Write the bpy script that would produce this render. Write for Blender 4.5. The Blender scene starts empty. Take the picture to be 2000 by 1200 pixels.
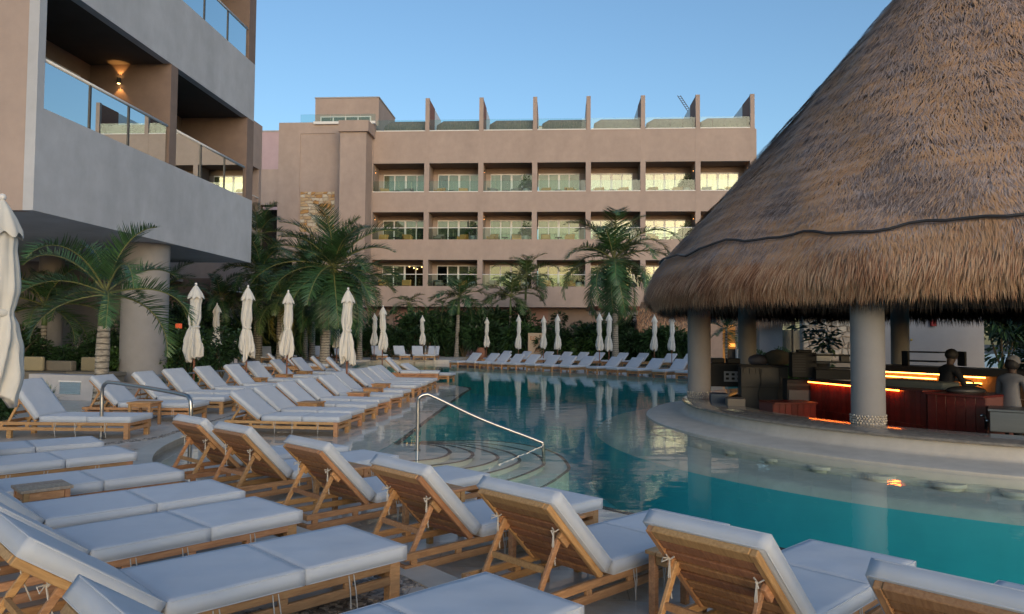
import bpy, bmesh, math, random
import numpy as np
from mathutils import Vector, Matrix, Euler
R_ = math.radians
PI = math.pi
rnd = random.Random(7)
scene = bpy.context.scene
COL = scene.collection

# ------------------------------------------------------------------ camera
FPX, CAMH = 1444.5, 1.62
yaw = math.atan(94.4 / FPX); pitch = math.atan(58.5 / FPX); roll = .008
cy_, sy_, cp_, sp_ = math.cos(yaw), math.sin(yaw), math.cos(pitch), math.sin(pitch)
_R0 = Vector((cy_, sy_, 0)); _F = Vector((-sy_ * cp_, cy_ * cp_, sp_)); _U0 = Vector((sy_ * sp_, -cy_ * sp_, cp_))
_R = _R0 * math.cos(roll) + _U0 * math.sin(roll); _U = _U0 * math.cos(roll) - _R0 * math.sin(roll)
cam = bpy.data.cameras.new('camera'); camo = bpy.data.objects.new('camera', cam); COL.objects.link(camo)
cam.sensor_width = 36; cam.lens = FPX / 2000 * 36; cam.clip_start = .05; cam.clip_end = 3000
m = Matrix.Identity(4)
for i in range(3):
    m[i][0] = _R[i]; m[i][1] = _U[i]; m[i][2] = -_F[i]
m[2][3] = CAMH
camo.matrix_world = m
scene.camera = camo
CAMP = Vector((0, 0, CAMH))

def at(px, py, Y=None, z=None):
    d = _F + _R * ((px - 1000) / FPX) + _U * ((600 - py) / FPX)
    t = (Y / d.y) if z is None else (z - CAMH) / d.z
    return CAMP + d * t

# ------------------------------------------------------------------ world, sun, exposure
SUN_EL, SUN_AZ = 7.0, 158.0          # azimuth clockwise from +Y
w = bpy.data.worlds.new('World'); scene.world = w; w.use_nodes = True
nt = w.node_tree; nt.nodes.clear()
sky = nt.nodes.new('ShaderNodeTexSky'); sky.sky_type = 'NISHITA'; sky.sun_disc = False
sky.sun_elevation = R_(SUN_EL); sky.sun_rotation = R_(SUN_AZ); sky.air_density = 1.0; sky.dust_density = 1.6; sky.ozone_density = 2.6
bg = nt.nodes.new('ShaderNodeBackground'); bg.inputs[1].default_value = .15
wo = nt.nodes.new('ShaderNodeOutputWorld')
nt.links.new(sky.outputs[0], bg.inputs[0]); nt.links.new(bg.outputs[0], wo.inputs[0])
sun = bpy.data.lights.new('sun', 'SUN'); sun.energy = .5; sun.angle = R_(40); sun.color = (1, .90, .82)
so = bpy.data.objects.new('sun', sun); COL.objects.link(so)
_el = R_(SUN_EL + 6)
_sd = Vector((math.sin(R_(SUN_AZ)) * math.cos(_el), math.cos(R_(SUN_AZ)) * math.cos(_el), math.sin(_el)))
so.rotation_euler = _sd.to_track_quat('Z', 'Y').to_euler()
vs = scene.view_settings
vs.view_transform = 'Standard'; vs.look = 'None'; vs.gamma = 1; vs.exposure = .95; vs.use_curve_mapping = False
scene.cycles.max_bounces = 8; scene.cycles.transparent_max_bounces = 16
scene.cycles.diffuse_bounces = 3; scene.cycles.glossy_bounces = 3
scene.cycles.caustics_reflective = False; scene.cycles.caustics_refractive = False
scene.cycles.sample_clamp_indirect = 4

# ------------------------------------------------------------------ materials
MATS = {}
def mat(name, col, rough=.7, noise=0, nscale=5, bump=0, bscale=40, metal=0, spec=.5, col2=None, stretch=None,
        island=0, emit=None, sheen=0, detail=4, stain=0, bdist=.01, coat=0, warp=0):
    if name in MATS: return MATS[name]
    M = bpy.data.materials.new(name); M.use_nodes = True
    n = M.node_tree.nodes; l = M.node_tree.links
    b = n['Principled BSDF']
    b.inputs['Roughness'].default_value = rough; b.inputs['Metallic'].default_value = metal
    b.inputs['Specular IOR Level'].default_value = spec
    b.inputs['Base Color'].default_value = (*col, 1)
    if coat: b.inputs['Coat Weight'].default_value = coat; b.inputs['Coat Roughness'].default_value = .15
    if sheen: b.inputs['Sheen Weight'].default_value = sheen
    if emit:
        b.inputs['Emission Color'].default_value = (*emit[:3], 1); b.inputs['Emission Strength'].default_value = emit[3]
    tc = n.new('ShaderNodeTexCoord'); mp = n.new('ShaderNodeMapping')
    l.new(tc.outputs['Object'], mp.inputs[0])
    if stretch: mp.inputs['Scale'].default_value = stretch
    src = None
    if noise or col2:
        t = n.new('ShaderNodeTexNoise'); t.inputs['Scale'].default_value = nscale; t.inputs['Detail'].default_value = detail
        t.inputs['Roughness'].default_value = .6; t.inputs['Distortion'].default_value = warp
        l.new(mp.outputs[0], t.inputs['Vector'])
        mx = n.new('ShaderNodeMix'); mx.data_type = 'RGBA'
        c2 = col2 or tuple(min(1, c * (1 - noise)) for c in col); c1 = col if col2 else tuple(min(1, c * (1 + noise * .6)) for c in col)
        mx.inputs[6].default_value = (*c2, 1); mx.inputs[7].default_value = (*c1, 1)
        rp = n.new('ShaderNodeMapRange'); rp.inputs[1].default_value = .32; rp.inputs[2].default_value = .68
        l.new(t.outputs[0], rp.inputs[0]); l.new(rp.outputs[0], mx.inputs[0]); src = mx.outputs[2]
    if stain:
        t = n.new('ShaderNodeTexNoise'); t.inputs['Scale'].default_value = .55; t.inputs['Detail'].default_value = 6; t.inputs['Roughness'].default_value = .65
        m2 = n.new('ShaderNodeMapping'); m2.inputs['Scale'].default_value = (1, 1, .45)
        l.new(tc.outputs['Object'], m2.inputs[0]); l.new(m2.outputs[0], t.inputs['Vector'])
        rp = n.new('ShaderNodeMapRange'); rp.inputs[1].default_value = .35; rp.inputs[2].default_value = .75
        rp.inputs[3].default_value = 1 + stain * .4; rp.inputs[4].default_value = 1 - stain
        l.new(t.outputs[0], rp.inputs[0])
        mm = n.new('ShaderNodeMix'); mm.data_type = 'RGBA'; mm.blend_type = 'MULTIPLY'; mm.inputs[0].default_value = 1
        if src: l.new(src, mm.inputs[6])
        else: mm.inputs[6].default_value = (*col, 1)
        l.new(rp.outputs[0], mm.inputs[7]); src = mm.outputs[2]
    if island:
        g = n.new('ShaderNodeNewGeometry') if island > 0 else n.new('ShaderNodeObjectInfo')
        hs = n.new('ShaderNodeHueSaturation'); mr = n.new('ShaderNodeMapRange')
        if name.startswith('teak'):
            wn = n.new('ShaderNodeTexWhiteNoise'); wn.noise_dimensions = '1D'; mh = n.new('ShaderNodeMapRange'); mh.inputs[3].default_value = .484; mh.inputs[4].default_value = .506
            l.new(g.outputs['Random'], wn.inputs['W']); l.new(wn.outputs[0], mh.inputs[0]); l.new(mh.outputs[0], hs.inputs['Hue'])
        mr.inputs[3].default_value = 1 - abs(island); mr.inputs[4].default_value = 1 + abs(island)
        l.new(g.outputs['Random Per Island' if island > 0 else 'Random'], mr.inputs[0]); l.new(mr.outputs[0], hs.inputs['Value'])
        if src: l.new(src, hs.inputs['Color'])
        else: hs.inputs['Color'].default_value = (*col, 1)
        src = hs.outputs[0]
    if src: l.new(src, b.inputs['Base Color'])
    if bump:
        t = n.new('ShaderNodeTexNoise'); t.inputs['Scale'].default_value = bscale; t.inputs['Detail'].default_value = 5
        l.new(mp.outputs[0], t.inputs['Vector'])
        bp = n.new('ShaderNodeBump'); bp.inputs['Strength'].default_value = bump; bp.inputs['Distance'].default_value = bdist
        l.new(t.outputs[0], bp.inputs['Height']); l.new(bp.outputs[0], b.inputs['Normal'])
    MATS[name] = M
    return M

def glass(name, tint, ior=1.5, rough=.0, boost=0, gcol=(.95, .97, 1)):
    M = bpy.data.materials.new(name); M.use_nodes = True
    n = M.node_tree.nodes; l = M.node_tree.links; n.clear()
    o = n.new('ShaderNodeOutputMaterial'); mx = n.new('ShaderNodeMixShader')
    tr = n.new('ShaderNodeBsdfTransparent'); tr.inputs[0].default_value = (*tint, 1)
    gl = n.new('ShaderNodeBsdfGlossy'); gl.inputs['Roughness'].default_value = rough; gl.inputs[0].default_value = (*gcol, 1)
    fr = n.new('ShaderNodeFresnel'); fr.inputs[0].default_value = ior
    ma = n.new('ShaderNodeMath'); ma.operation = 'ADD'; ma.inputs[1].default_value = boost; ma.use_clamp = True
    l.new(fr.outputs[0], ma.inputs[0]); l.new(ma.outputs[0], mx.inputs[0])
    l.new(tr.outputs[0], mx.inputs[1]); l.new(gl.outputs[0], mx.inputs[2]); l.new(mx.outputs[0], o.inputs[0])
    MATS[name] = M
    return M

WALL = mat('stucco', (.39, .308, .268), .85, .06, 2, .25, 30, stain=.13)
WALL_L = mat('stucco_left', (.455, .47, .50), .85, .08, 1.5, .3, 30, stain=.16)  # cooler than the front stucco: blue skylight on this side is in the colour
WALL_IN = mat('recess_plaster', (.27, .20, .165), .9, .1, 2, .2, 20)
PINK = mat('pink_plaster', (.44, .33, .36), .9, .06, 1)
WHITE = mat('white_paint', (.72, .71, .69), .5, .05, 3)
STEEL = mat('steel', (.40, .39, .38), .28, metal=1, noise=.08, nscale=12)
DARKM = mat('dark_metal', (.03, .028, .027), .45)
WOOD = mat('teak', (.50, .29, .125), .6, col2=(.33, .175, .07), nscale=3.5, stretch=(2.2, 14, 14), bump=.25, bscale=8, island=-.22, warp=.6)
WOOD2 = mat('teak_dark', (.36, .185, .078), .6, col2=(.22, .105, .045), nscale=3.5, stretch=(2.2, 14, 14), bump=.25, bscale=8, island=-.25, warp=.6)
WOODG = mat('teak_grey', (.40, .33, .25), .75, col2=(.27, .21, .15), nscale=4, stretch=(12, 3, 12), bump=.3, bscale=10, island=-.2)
POLE = mat('pole_wood', (.20, .075, .04), .5, .2, 6)
FAB = mat('cushion_fabric', (.50, .53, .575), .95, .05, 3, .5, 420, stain=.11, bdist=.002, sheen=.15, island=-.05)  # neutral grey cloth; the blue of the sky light is mixed into its colour
ROPE = mat('tie_cord', (.52, .49, .44), .9)
BLACK = mat('black_rubber', (.015, .015, .015), .6)
CANV = mat('umbrella_canvas', (.62, .60, .545), .9, .08, 3, .2, 60, stain=.1, bdist=.004)
STRAW_CORE = mat('thatch_core', (.13, .095, .075), .95, .3, 6, .8, 20, bdist=.03)
TILE_R = mat('red_tile', (.11, .013, .009), .28, .25, 20, .2, 30, island=-.3, bdist=.003)
GROUT = mat('red_grout', (.14, .05, .04), .85)
MARBLE = mat('bar_marble', (.30, .26, .22), .12, col2=(.17, .15, .13), nscale=9, bump=0, coat=.3, detail=8)
PLASTER = mat('pool_plaster', (.55, .50, .43), .6, .10, 4, .15, 30, stain=.14)
DECK = None
BASIN = mat('basin_plaster', (.07, .43, .47), .7, .08, 1.5)
MOSAIC = mat('mosaic_dark', (.035, .032, .03), .5, .6, 60, .4, 90)
MACH = mat('machine_black', (.006, .006, .0065), .7, .2, 5)
MACHG = mat('machine_grey', (.026, .024, .022), .5, .15, 6)
GREYW = mat('grey_wall', (.36, .34, .33), .85, .06, 2, .1, 20)
COLM = mat('column_plaster', (.255, .245, .24), .8, .06, 3, .2, 30, stain=.06)
CREAM = mat('cream_panel', (.17, .145, .115), .7, .08, 4)
CURT = mat('curtain', (.42, .43, .36), .9, .1, 3)
DARKROOM = mat('dark_room', (.03, .028, .026), .9)  # near-black walls: the gloom of unlit rooms and recess is put into colour
GL_DOOR = glass('door_glass', (.80, .86, .80), 1.5, .0, .14, (.60, .55, .41))  # warm gloss tint paints the yellow sky glow into the reflections
GL_RAIL = glass('rail_glass', (.84, .92, .90), 1.45, .0, .0, (.85, .82, .70))
GL_RAILB = glass('rail_glass_blue', (.62, .80, .80), 1.5, .0, .72, (.92, 1, 1))
GL_TEAL = glass('teal_glass', (.10, .28, .32), 1.5, .0, .05)
TRUNK = mat('palm_trunk', (.36, .33, .27), .85, col2=(.15, .125, .10), nscale=5, stretch=(2, 2, 7), bump=.6, bscale=10, bdist=.02)
def ring_trunk():
    n = TRUNK.node_tree.nodes; l = TRUNK.node_tree.links; b = n['Principled BSDF']; src = b.inputs['Base Color'].links[0].from_socket
    tc = n.new('ShaderNodeTexCoord'); w_ = n.new('ShaderNodeTexWave'); w_.bands_direction = 'Z'; w_.inputs['Scale'].default_value = 2.6; w_.inputs['Distortion'].default_value = 1.6; w_.inputs['Detail Scale'].default_value = 2.5
    l.new(tc.outputs['Object'], w_.inputs['Vector']); mr = n.new('ShaderNodeMapRange'); mr.inputs[1].default_value = 0; mr.inputs[2].default_value = .35; mr.inputs[3].default_value = .35; mr.inputs[4].default_value = 1.15
    l.new(w_.outputs['Fac'], mr.inputs[0]); mx = n.new('ShaderNodeMix'); mx.data_type = 'RGBA'; mx.blend_type = 'MULTIPLY'; mx.inputs[0].default_value = 1
    l.new(src, mx.inputs[6]); l.new(mr.outputs[0], mx.inputs[7]); l.new(mx.outputs[2], b.inputs['Base Color'])
ring_trunk()
CROWNSH = mat('crownshaft', (.11, .17, .06), .5, .2, 5)
LEAF = [mat('palm_leaf_a', (.05, .12, .04), .42, col2=(.028, .07, .028), nscale=2, island=.3),
        mat('palm_leaf_b', (.075, .12, .03), .45, col2=(.035, .075, .022), nscale=2, island=.35),
        mat('palm_leaf_c', (.20, .16, .03), .5, col2=(.07, .10, .025), nscale=2, island=.3)]
SHRUB = [mat('shrub_leaf_a', (.026, .06, .022), .4, island=.5), mat('shrub_leaf_b', (.05, .105, .025), .42, island=.45)]
STEM = mat('stem', (.12, .09, .05), .8)
SOIL = mat('soil', (.035, .028, .02), .95, .3, 8, .5, 20)
TERRA = mat('terracotta', (.26, .11, .06), .8, .1, 5)
POTG = mat('pot_grey', (.35, .38, .38), .6)
ORANGEW = mat('chair_wood', (.48, .25, .07), .6, island=-.2)
SOFA = mat('sofa_fabric', (.14, .125, .10), .95, .05, 5)
PILL = mat('pillow_fabric', (.22, .19, .12), .95, .05, 5, island=-.2)
LED = mat('led_orange', (1, .35, .05), .5, emit=(1, .17, .02, 14))
LEDY = mat('led_amber', (1, .5, .1), .5, emit=(1, .33, .05, 11))
LAMPE = mat('lamp_warm', (1, .6, .3), .5, emit=(1, .55, .2, 12))
SKIN = mat('skin', (.07, .038, .025), .6)  # darkened so the backlit silhouette is in the skin colour
HAIR = mat('hair', (.01, .008, .007), .7)
CLD = mat('clothes_black', (.012, .012, .014), .9)
CLG = mat('clothes_grey', (.17, .165, .17), .9, .1, 10)
RED = mat('alarm_red', (.35, .012, .012), .4)
BRASS = mat('brass', (.6, .4, .12), .3, metal=1)
RUST = mat('pergola_red', (.16, .045, .025), .7, .2, 5)
CANOPY = mat('canopy_canvas', (.20, .165, .13), .9, .3, 3, .4, 14, stretch=(3, 1, 1))
INK = mat('print_ink', (.03, .03, .03), .8)
INKO = mat('print_orange', (.42, .15, .06), .8)
SIGNM = mat('sign_board', (.55, .50, .52), .6, .04, 3)
KIOSK = mat('kiosk_board', (.50, .36, .24), .7, .05, 3)

def deck_mat(name='travertine_deck', c0=(.40, .335, .28, 1), c1=(.72, .66, .585, 1)):
    M = bpy.data.materials.new(name); M.use_nodes = True
    n = M.node_tree.nodes; l = M.node_tree.links; b = n['Principled BSDF']
    tc = n.new('ShaderNodeTexCoord')
    a = n.new('ShaderNodeTexNoise'); a.inputs['Scale'].default_value = .9; a.inputs['Detail'].default_value = 8; a.inputs['Roughness'].default_value = .65
    v = n.new('ShaderNodeTexNoise'); v.inputs['Scale'].default_value = 6; v.inputs['Detail'].default_value = 6; v.inputs['Distortion'].default_value = 1.2
    l.new(tc.outputs['Object'], a.inputs['Vector']); l.new(tc.outputs['Object'], v.inputs['Vector'])
    c = n.new('ShaderNodeValToRGB'); e = c.color_ramp.elements
    e[0].position = .3; e[0].color = c0; e[1].position = .72; e[1].color = c1
    mm = n.new('ShaderNodeMix'); mm.data_type = 'FLOAT'; mm.inputs[0].default_value = .45
    l.new(a.outputs[0], mm.inputs[2]); l.new(v.outputs[0], mm.inputs[3]); l.new(mm.outputs[0], c.inputs[0])
    br = n.new('ShaderNodeTexBrick'); br.inputs['Scale'].default_value = 1; br.inputs['Mortar Size'].default_value = .004
    br.inputs['Brick Width'].default_value = .9; br.inputs['Row Height'].default_value = .6
    br.inputs['Color1'].default_value = (1, 1, 1, 1); br.inputs['Color2'].default_value = (.9, .9, .88, 1); br.inputs['Mortar'].default_value = (.62, .58, .54, 1)
    l.new(tc.outputs['Object'], br.inputs['Vector'])
    mu = n.new('ShaderNodeMix'); mu.data_type = 'RGBA'; mu.blend_type = 'MULTIPLY'; mu.inputs[0].default_value = 1
    l.new(c.outputs[0], mu.inputs[6]); l.new(br.outputs[0], mu.inputs[7]); l.new(mu.outputs[2], b.inputs['Base Color'])
    r = n.new('ShaderNodeMapRange'); r.inputs[1].default_value = .35; r.inputs[2].default_value = .65; r.inputs[3].default_value = .22; r.inputs[4].default_value = .6
    l.new(a.outputs[0], r.inputs[0]); l.new(r.outputs[0], b.inputs['Roughness'])
    bp = n.new('ShaderNodeBump'); bp.inputs['Strength'].default_value = .2; bp.inputs['Distance'].default_value = .004
    l.new(v.outputs[0], bp.inputs['Height']); l.new(bp.outputs[0], b.inputs['Normal'])
    return M
DECK = deck_mat(); SHELF = deck_mat('shelf_stone', (.58, .49, .42, 1), (.86, .78, .70, 1))

def water_mat():
    M = bpy.data.materials.new('pool_water'); M.use_nodes = True
    n = M.node_tree.nodes; l = M.node_tree.links; n.clear()
    o = n.new('ShaderNodeOutputMaterial'); mx = n.new('ShaderNodeMixShader')
    tr = n.new('ShaderNodeBsdfTransparent'); gl = n.new('ShaderNodeBsdfGlossy'); gl.inputs['Roughness'].default_value = .015
    fr = n.new('ShaderNodeFresnel'); fr.inputs[0].default_value = 1.33
    tc = n.new('ShaderNodeTexCoord'); mp = n.new('ShaderNodeMapping'); mp.inputs['Scale'].default_value = (1, 1.7, 1)
    a = n.new('ShaderNodeTexNoise'); a.inputs['Scale'].default_value = 1.5; a.inputs['Detail'].default_value = 3; a.inputs['Roughness'].default_value = .5
    l.new(tc.outputs['Object'], mp.inputs[0]); l.new(mp.outputs[0], a.inputs['Vector'])
    big = n.new('ShaderNodeTexNoise'); big.inputs['Scale'].default_value = .22; l.new(tc.outputs['Object'], big.inputs['Vector'])
    mr = n.new('ShaderNodeMapRange'); mr.inputs[1].default_value = .38; mr.inputs[2].default_value = .62; mr.inputs[3].default_value = .25; mr.inputs[4].default_value = 1.0
    l.new(big.outputs[0], mr.inputs[0])
    bp = n.new('ShaderNodeBump'); bp.inputs['Distance'].default_value = .012
    ms = n.new('ShaderNodeMath'); ms.operation = 'MULTIPLY'; ms.inputs[1].default_value = .55
    l.new(mr.outputs[0], ms.inputs[0]); l.new(ms.outputs[0], bp.inputs['Strength'])
    l.new(a.outputs[0], bp.inputs['Height'])
    l.new(bp.outputs[0], gl.inputs['Normal']); l.new(bp.outputs[0], fr.inputs['Normal'])
    ge = n.new('ShaderNodeNewGeometry'); om = n.new('ShaderNodeMath'); om.operation = 'SUBTRACT'; om.inputs[0].default_value = 1; l.new(ge.outputs['Backfacing'], om.inputs[1])
    fm = n.new('ShaderNodeMath'); fm.operation = 'MULTIPLY'; l.new(fr.outputs[0], fm.inputs[0]); l.new(om.outputs[0], fm.inputs[1])
    l.new(fm.outputs[0], mx.inputs[0]); l.new(tr.outputs[0], mx.inputs[1]); l.new(gl.outputs[0], mx.inputs[2]); l.new(mx.outputs[0], o.inputs[0])
    va = n.new('ShaderNodeVolumeAbsorption'); va.inputs['Color'].default_value = (0.0, .87, .86, 1); va.inputs['Density'].default_value = .13
    l.new(va.outputs[0], o.inputs['Volume'])
    return M
WATER = water_mat()

def thatch_mat(name, c_dark, c_mid, c_gold, gold):
    M = bpy.data.materials.new(name); M.use_nodes = True
    n = M.node_tree.nodes; l = M.node_tree.links; b = n['Principled BSDF']; b.inputs['Roughness'].default_value = .75
    g = n.new('ShaderNodeNewGeometry'); tc = n.new('ShaderNodeTexCoord')
    t = n.new('ShaderNodeTexNoise'); t.inputs['Scale'].default_value = .9; t.inputs['Detail'].default_value = 6; t.inputs['Distortion'].default_value = 1.0
    l.new(tc.outputs['Object'], t.inputs['Vector'])
    ad = n.new('ShaderNodeMath'); ad.operation = 'MULTIPLY_ADD'; ad.inputs[1].default_value = .45
    l.new(g.outputs['Random Per Island'], ad.inputs[0]); l.new(t.outputs[0], ad.inputs[2])
    c = n.new('ShaderNodeValToRGB'); e = c.color_ramp.elements
    e[0].position = .42; e[0].color = (*c_dark, 1); e[1].position = .68; e[1].color = (*c_mid, 1)
    x = e.new(gold); x.color = (*c_gold, 1)
    l.new(ad.outputs[0], c.inputs[0]); l.new(c.outputs[0], b.inputs['Base Color'])
    return M
STRAW = thatch_mat('thatch_straw', (.16, .115, .098), (.48, .375, .33), (.58, .34, .18), .82)
STRAW_E = thatch_mat('thatch_eave_straw', (.17, .078, .04), (.40, .195, .10), (.58, .37, .22), .88)

# ------------------------------------------------------------------ mesh helpers
class MB:
    def __init__(s): s.v = []; s.f = []; s.mi = []; s.sm = False
    def add(s, vs, fs, mi=0):
        o = len(s.v); s.v += [tuple(v) for v in vs]; s.f += [tuple(i + o for i in f) for f in fs]; s.mi += [mi] * len(fs); return s
    def box(s, x0, x1, y0, y1, z0, z1, mi=0, M=None):
        vs = [Vector((x, y, z)) for z in (z0, z1) for x, y in ((x0, y0), (x1, y0), (x1, y1), (x0, y1))]
        if M is not None: vs = [M @ v for v in vs]
        return s.add(vs, [(3, 2, 1, 0), (4, 5, 6, 7), (0, 1, 5, 4), (1, 2, 6, 5), (2, 3, 7, 6), (3, 0, 4, 7)], mi)
    def bar(s, p0, p1, w, h, up=(0, 0, 1), mi=0):
        p0 = Vector(p0); p1 = Vector(p1); d = (p1 - p0).normalized(); up = Vector(up)
        sd = d.cross(up).normalized(); u = sd.cross(d).normalized()
        vs = [p + sd * (a * w / 2) + u * (b * h / 2) for p in (p0, p1) for a, b in ((-1, -1), (1, -1), (1, 1), (-1, 1))]
        return s.add(vs, [(0, 1, 2, 3), (7, 6, 5, 4), (0, 4, 5, 1), (1, 5, 6, 2), (2, 6, 7, 3), (3, 7, 4, 0)], mi)
    def tube(s, path, r, n=10, mi=0, caps=True):
        path = [Vector(p) for p in path]; rs = r if isinstance(r, (list, tuple)) else [r] * len(path)
        vs = []; ref = None
        for i, p in enumerate(path):
            d = (path[min(i + 1, len(path) - 1)] - path[max(i - 1, 0)]).normalized()
            if ref is None: ref = d.orthogonal().normalized()
            a = (ref - d * ref.dot(d)).normalized(); ref = a; b = d.cross(a)
            vs += [p + (a * math.cos(2 * PI * k / n) + b * math.sin(2 * PI * k / n)) * rs[i] for k in range(n)]
        fs = [(i * n + k, i * n + (k + 1) % n, (i + 1) * n + (k + 1) % n, (i + 1) * n + k) for i in range(len(path) - 1) for k in range(n)]
        if caps: fs += [tuple(range(n))[::-1], tuple((len(path) - 1) * n + k for k in range(n))]
        return s.add(vs, fs, mi)
    def lathe(s, prof, n=24, c=(0, 0), mi=0):
        vs = [(c[0] + r * math.cos(2 * PI * k / n), c[1] + r * math.sin(2 * PI * k / n), z) for r, z in prof for k in range(n)]
        fs = [(i * n + k, i * n + (k + 1) % n, (i + 1) * n + (k + 1) % n, (i + 1) * n + k) for i in range(len(prof) - 1) for k in range(n)]
        return s.add(vs, fs, mi)
    def cyl(s, x, y, z0, z1, r, n=20, mi=0, r1=None):
        return s.lathe([(0.0005, z0), (r, z0), (r if r1 is None else r1, z1), (0.0005, z1)], n, (x, y), mi)
    def ball(s, c, r, sx=1, sy=1, sz=1, n=10, mi=0, jit=0):
        vs = []; m = max(4, n // 2)
        for i in range(m + 1):
            t = PI * i / m
            for k in range(n):
                j = 1 + rnd.uniform(-jit, jit)
                vs.append((c[0] + r * sx * j * math.sin(t) * math.cos(2 * PI * k / n), c[1] + r * sy * j * math.sin(t) * math.sin(2 * PI * k / n), c[2] + r * sz * j * math.cos(t)))
        fs = [(i * n + k, (i + 1) * n + k, (i + 1) * n + (k + 1) % n, i * n + (k + 1) % n) for i in range(m) for k in range(n)]
        return s.add(vs, fs, mi)
    def prism(s, pts, z0, z1, mi=0):
        n = len(pts); a = sum(pts[i][0] * pts[(i + 1) % n][1] - pts[(i + 1) % n][0] * pts[i][1] for i in range(n))
        if a < 0: pts = pts[::-1]
        vs = [(x, y, z0) for x, y in pts] + [(x, y, z1) for x, y in pts]
        return s.add(vs, [tuple(range(n))[::-1], tuple(range(n, 2 * n))] + [(i, (i + 1) % n, n + (i + 1) % n, n + i) for i in range(n)], mi)
    def mesh(s, name, mats, smooth=False, bevel=0, segs=2, autos=None):
        me = bpy.data.meshes.new(name); me.from_pydata(s.v, [], s.f)
        for mm in (mats if isinstance(mats, (list, tuple)) else [mats]): me.materials.append(mm)
        if any(s.mi): me.polygons.foreach_set('material_index', s.mi)
        if bevel:
            bm = bmesh.new(); bm.from_mesh(me)
            bmesh.ops.bevel(bm, geom=bm.edges[:], offset=bevel, segments=segs, profile=.6, affect='EDGES', clamp_overlap=True)
            bm.to_mesh(me); bm.free()
        if smooth: me.polygons.foreach_set('use_smooth', [True] * len(me.polygons))
        if autos is not None:
            me.polygons.foreach_set('use_smooth', [True] * len(me.polygons)); me.set_sharp_from_angle(angle=R_(autos))
        me.update(); return me
    def build(s, name, mats, parent=None, **k):
        return link(name, s.mesh(name, mats, **k), parent)

def link(name, me, parent=None, loc=None, rot=None):
    o = bpy.data.objects.new(name, me); COL.objects.link(o)
    if parent is not None: o.parent = parent
    if loc is not None: o.location = loc
    if rot is not None: o.rotation_euler = rot
    return o
def tag(o, label=None, cat=None, group=None, kind=None):
    if label: o['label'] = label
    if cat: o['category'] = cat
    if group: o['group'] = group
    if kind: o['kind'] = kind
    return o
def thing(name, label, cat, loc=(0, 0, 0), rz=0, group=None):
    o = bpy.data.objects.new(name, None); COL.objects.link(o); o.location = loc; o.rotation_euler = (0, 0, rz); o.empty_display_size = .2
    return tag(o, label, cat, group)
KIDS = {}
def kids(o):
    return [c for c in ALLK.get(o.name, [])]
ALLK = {}
def remember(root):
    ch = [o for o in COL.objects if o.parent is not None]
    ALLK.clear()
    for o in ch: ALLK.setdefault(o.parent.name, []).append(o)
def copy_tree(src, tree, loc, rz, label, group=None, sc=None):
    c = src.copy(); COL.objects.link(c); c.location = loc; c.rotation_euler = (0, 0, rz); c['label'] = label
    if group: c['group'] = group
    if sc: c.scale = (sc, sc, sc) if not isinstance(sc, tuple) else sc
    for ch, subs in tree:
        d = ch.copy(); COL.objects.link(d); d.parent = c
        for g in subs:
            e = g.copy(); COL.objects.link(e); e.parent = d
    return c
def tree_of(root):
    ch = [o for o in COL.objects if o.parent == root]
    return [(o, [q for q in COL.objects if q.parent == o]) for o in ch]
def struct(o): return tag(o, kind='structure')
def arc(c, r, a0, a1, n):
    return [(c[0] + r * math.cos(R_(a0 + (a1 - a0) * i / n)), c[1] + r * math.sin(R_(a0 + (a1 - a0) * i / n))) for i in range(n + 1)]
def strip(path, w, z, name, m, parent=None, kind=None, h=.003):
    mb = MB(); n = len(path); L = []; Rr = []
    for i in range(n):
        a = Vector(path[max(i - 1, 0)]); b = Vector(path[min(i + 1, n - 1)]); d = (b - a).normalized(); q = Vector((-d.y, d.x))
        L.append(Vector(path[i]) + q * w / 2); Rr.append(Vector(path[i]) - q * w / 2)
    vs = [(*p, z) for p in L] + [(*p, z) for p in Rr] + [(*p, z + h) for p in L] + [(*p, z + h) for p in Rr]
    fs = []
    for i in range(n - 1):
        fs += [(2 * n + i, 3 * n + i, 3 * n + i + 1, 2 * n + i + 1), (i, 2 * n + i, 2 * n + i + 1, i + 1), (n + i + 1, 3 * n + i + 1, 3 * n + i, n + i)]
    mb.add(vs, fs); o = mb.build(name, m, parent)
    if kind: tag(o, kind=kind)
    return o
def spline(pts, k=6):
    out = []
    P_ = [Vector(p) for p in pts]; n = len(P_)
    for i in range(n - 1):
        p0 = P_[max(i - 1, 0)]; p1 = P_[i]; p2 = P_[i + 1]; p3 = P_[min(i + 2, n - 1)]
        for j in range(k):
            t = j / k
            out.append(.5 * ((2 * p1) + (p2 - p0) * t + (2 * p0 - 5 * p1 + 4 * p2 - p3) * t * t + (3 * p1 - p0 - 3 * p2 + p3) * t ** 3))
    out.append(P_[-1]); return out

# ------------------------------------------------------------------ ground, pool, decks
DZ = .09          # dry deck height; water surface is z = 0
BARC = (8.6, 15.2)
g = MB(); g.add([(-600, -600, -1.42), (600, -600, -1.42), (600, 600, -1.42), (-600, 600, -1.42)], [(0, 1, 2, 3)])
struct(g.build('ground', SOIL))
g = MB(); g.box(-13, 30, -6, 48, -1.41, -1.3); struct(g.build('pool_floor', BASIN))

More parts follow.
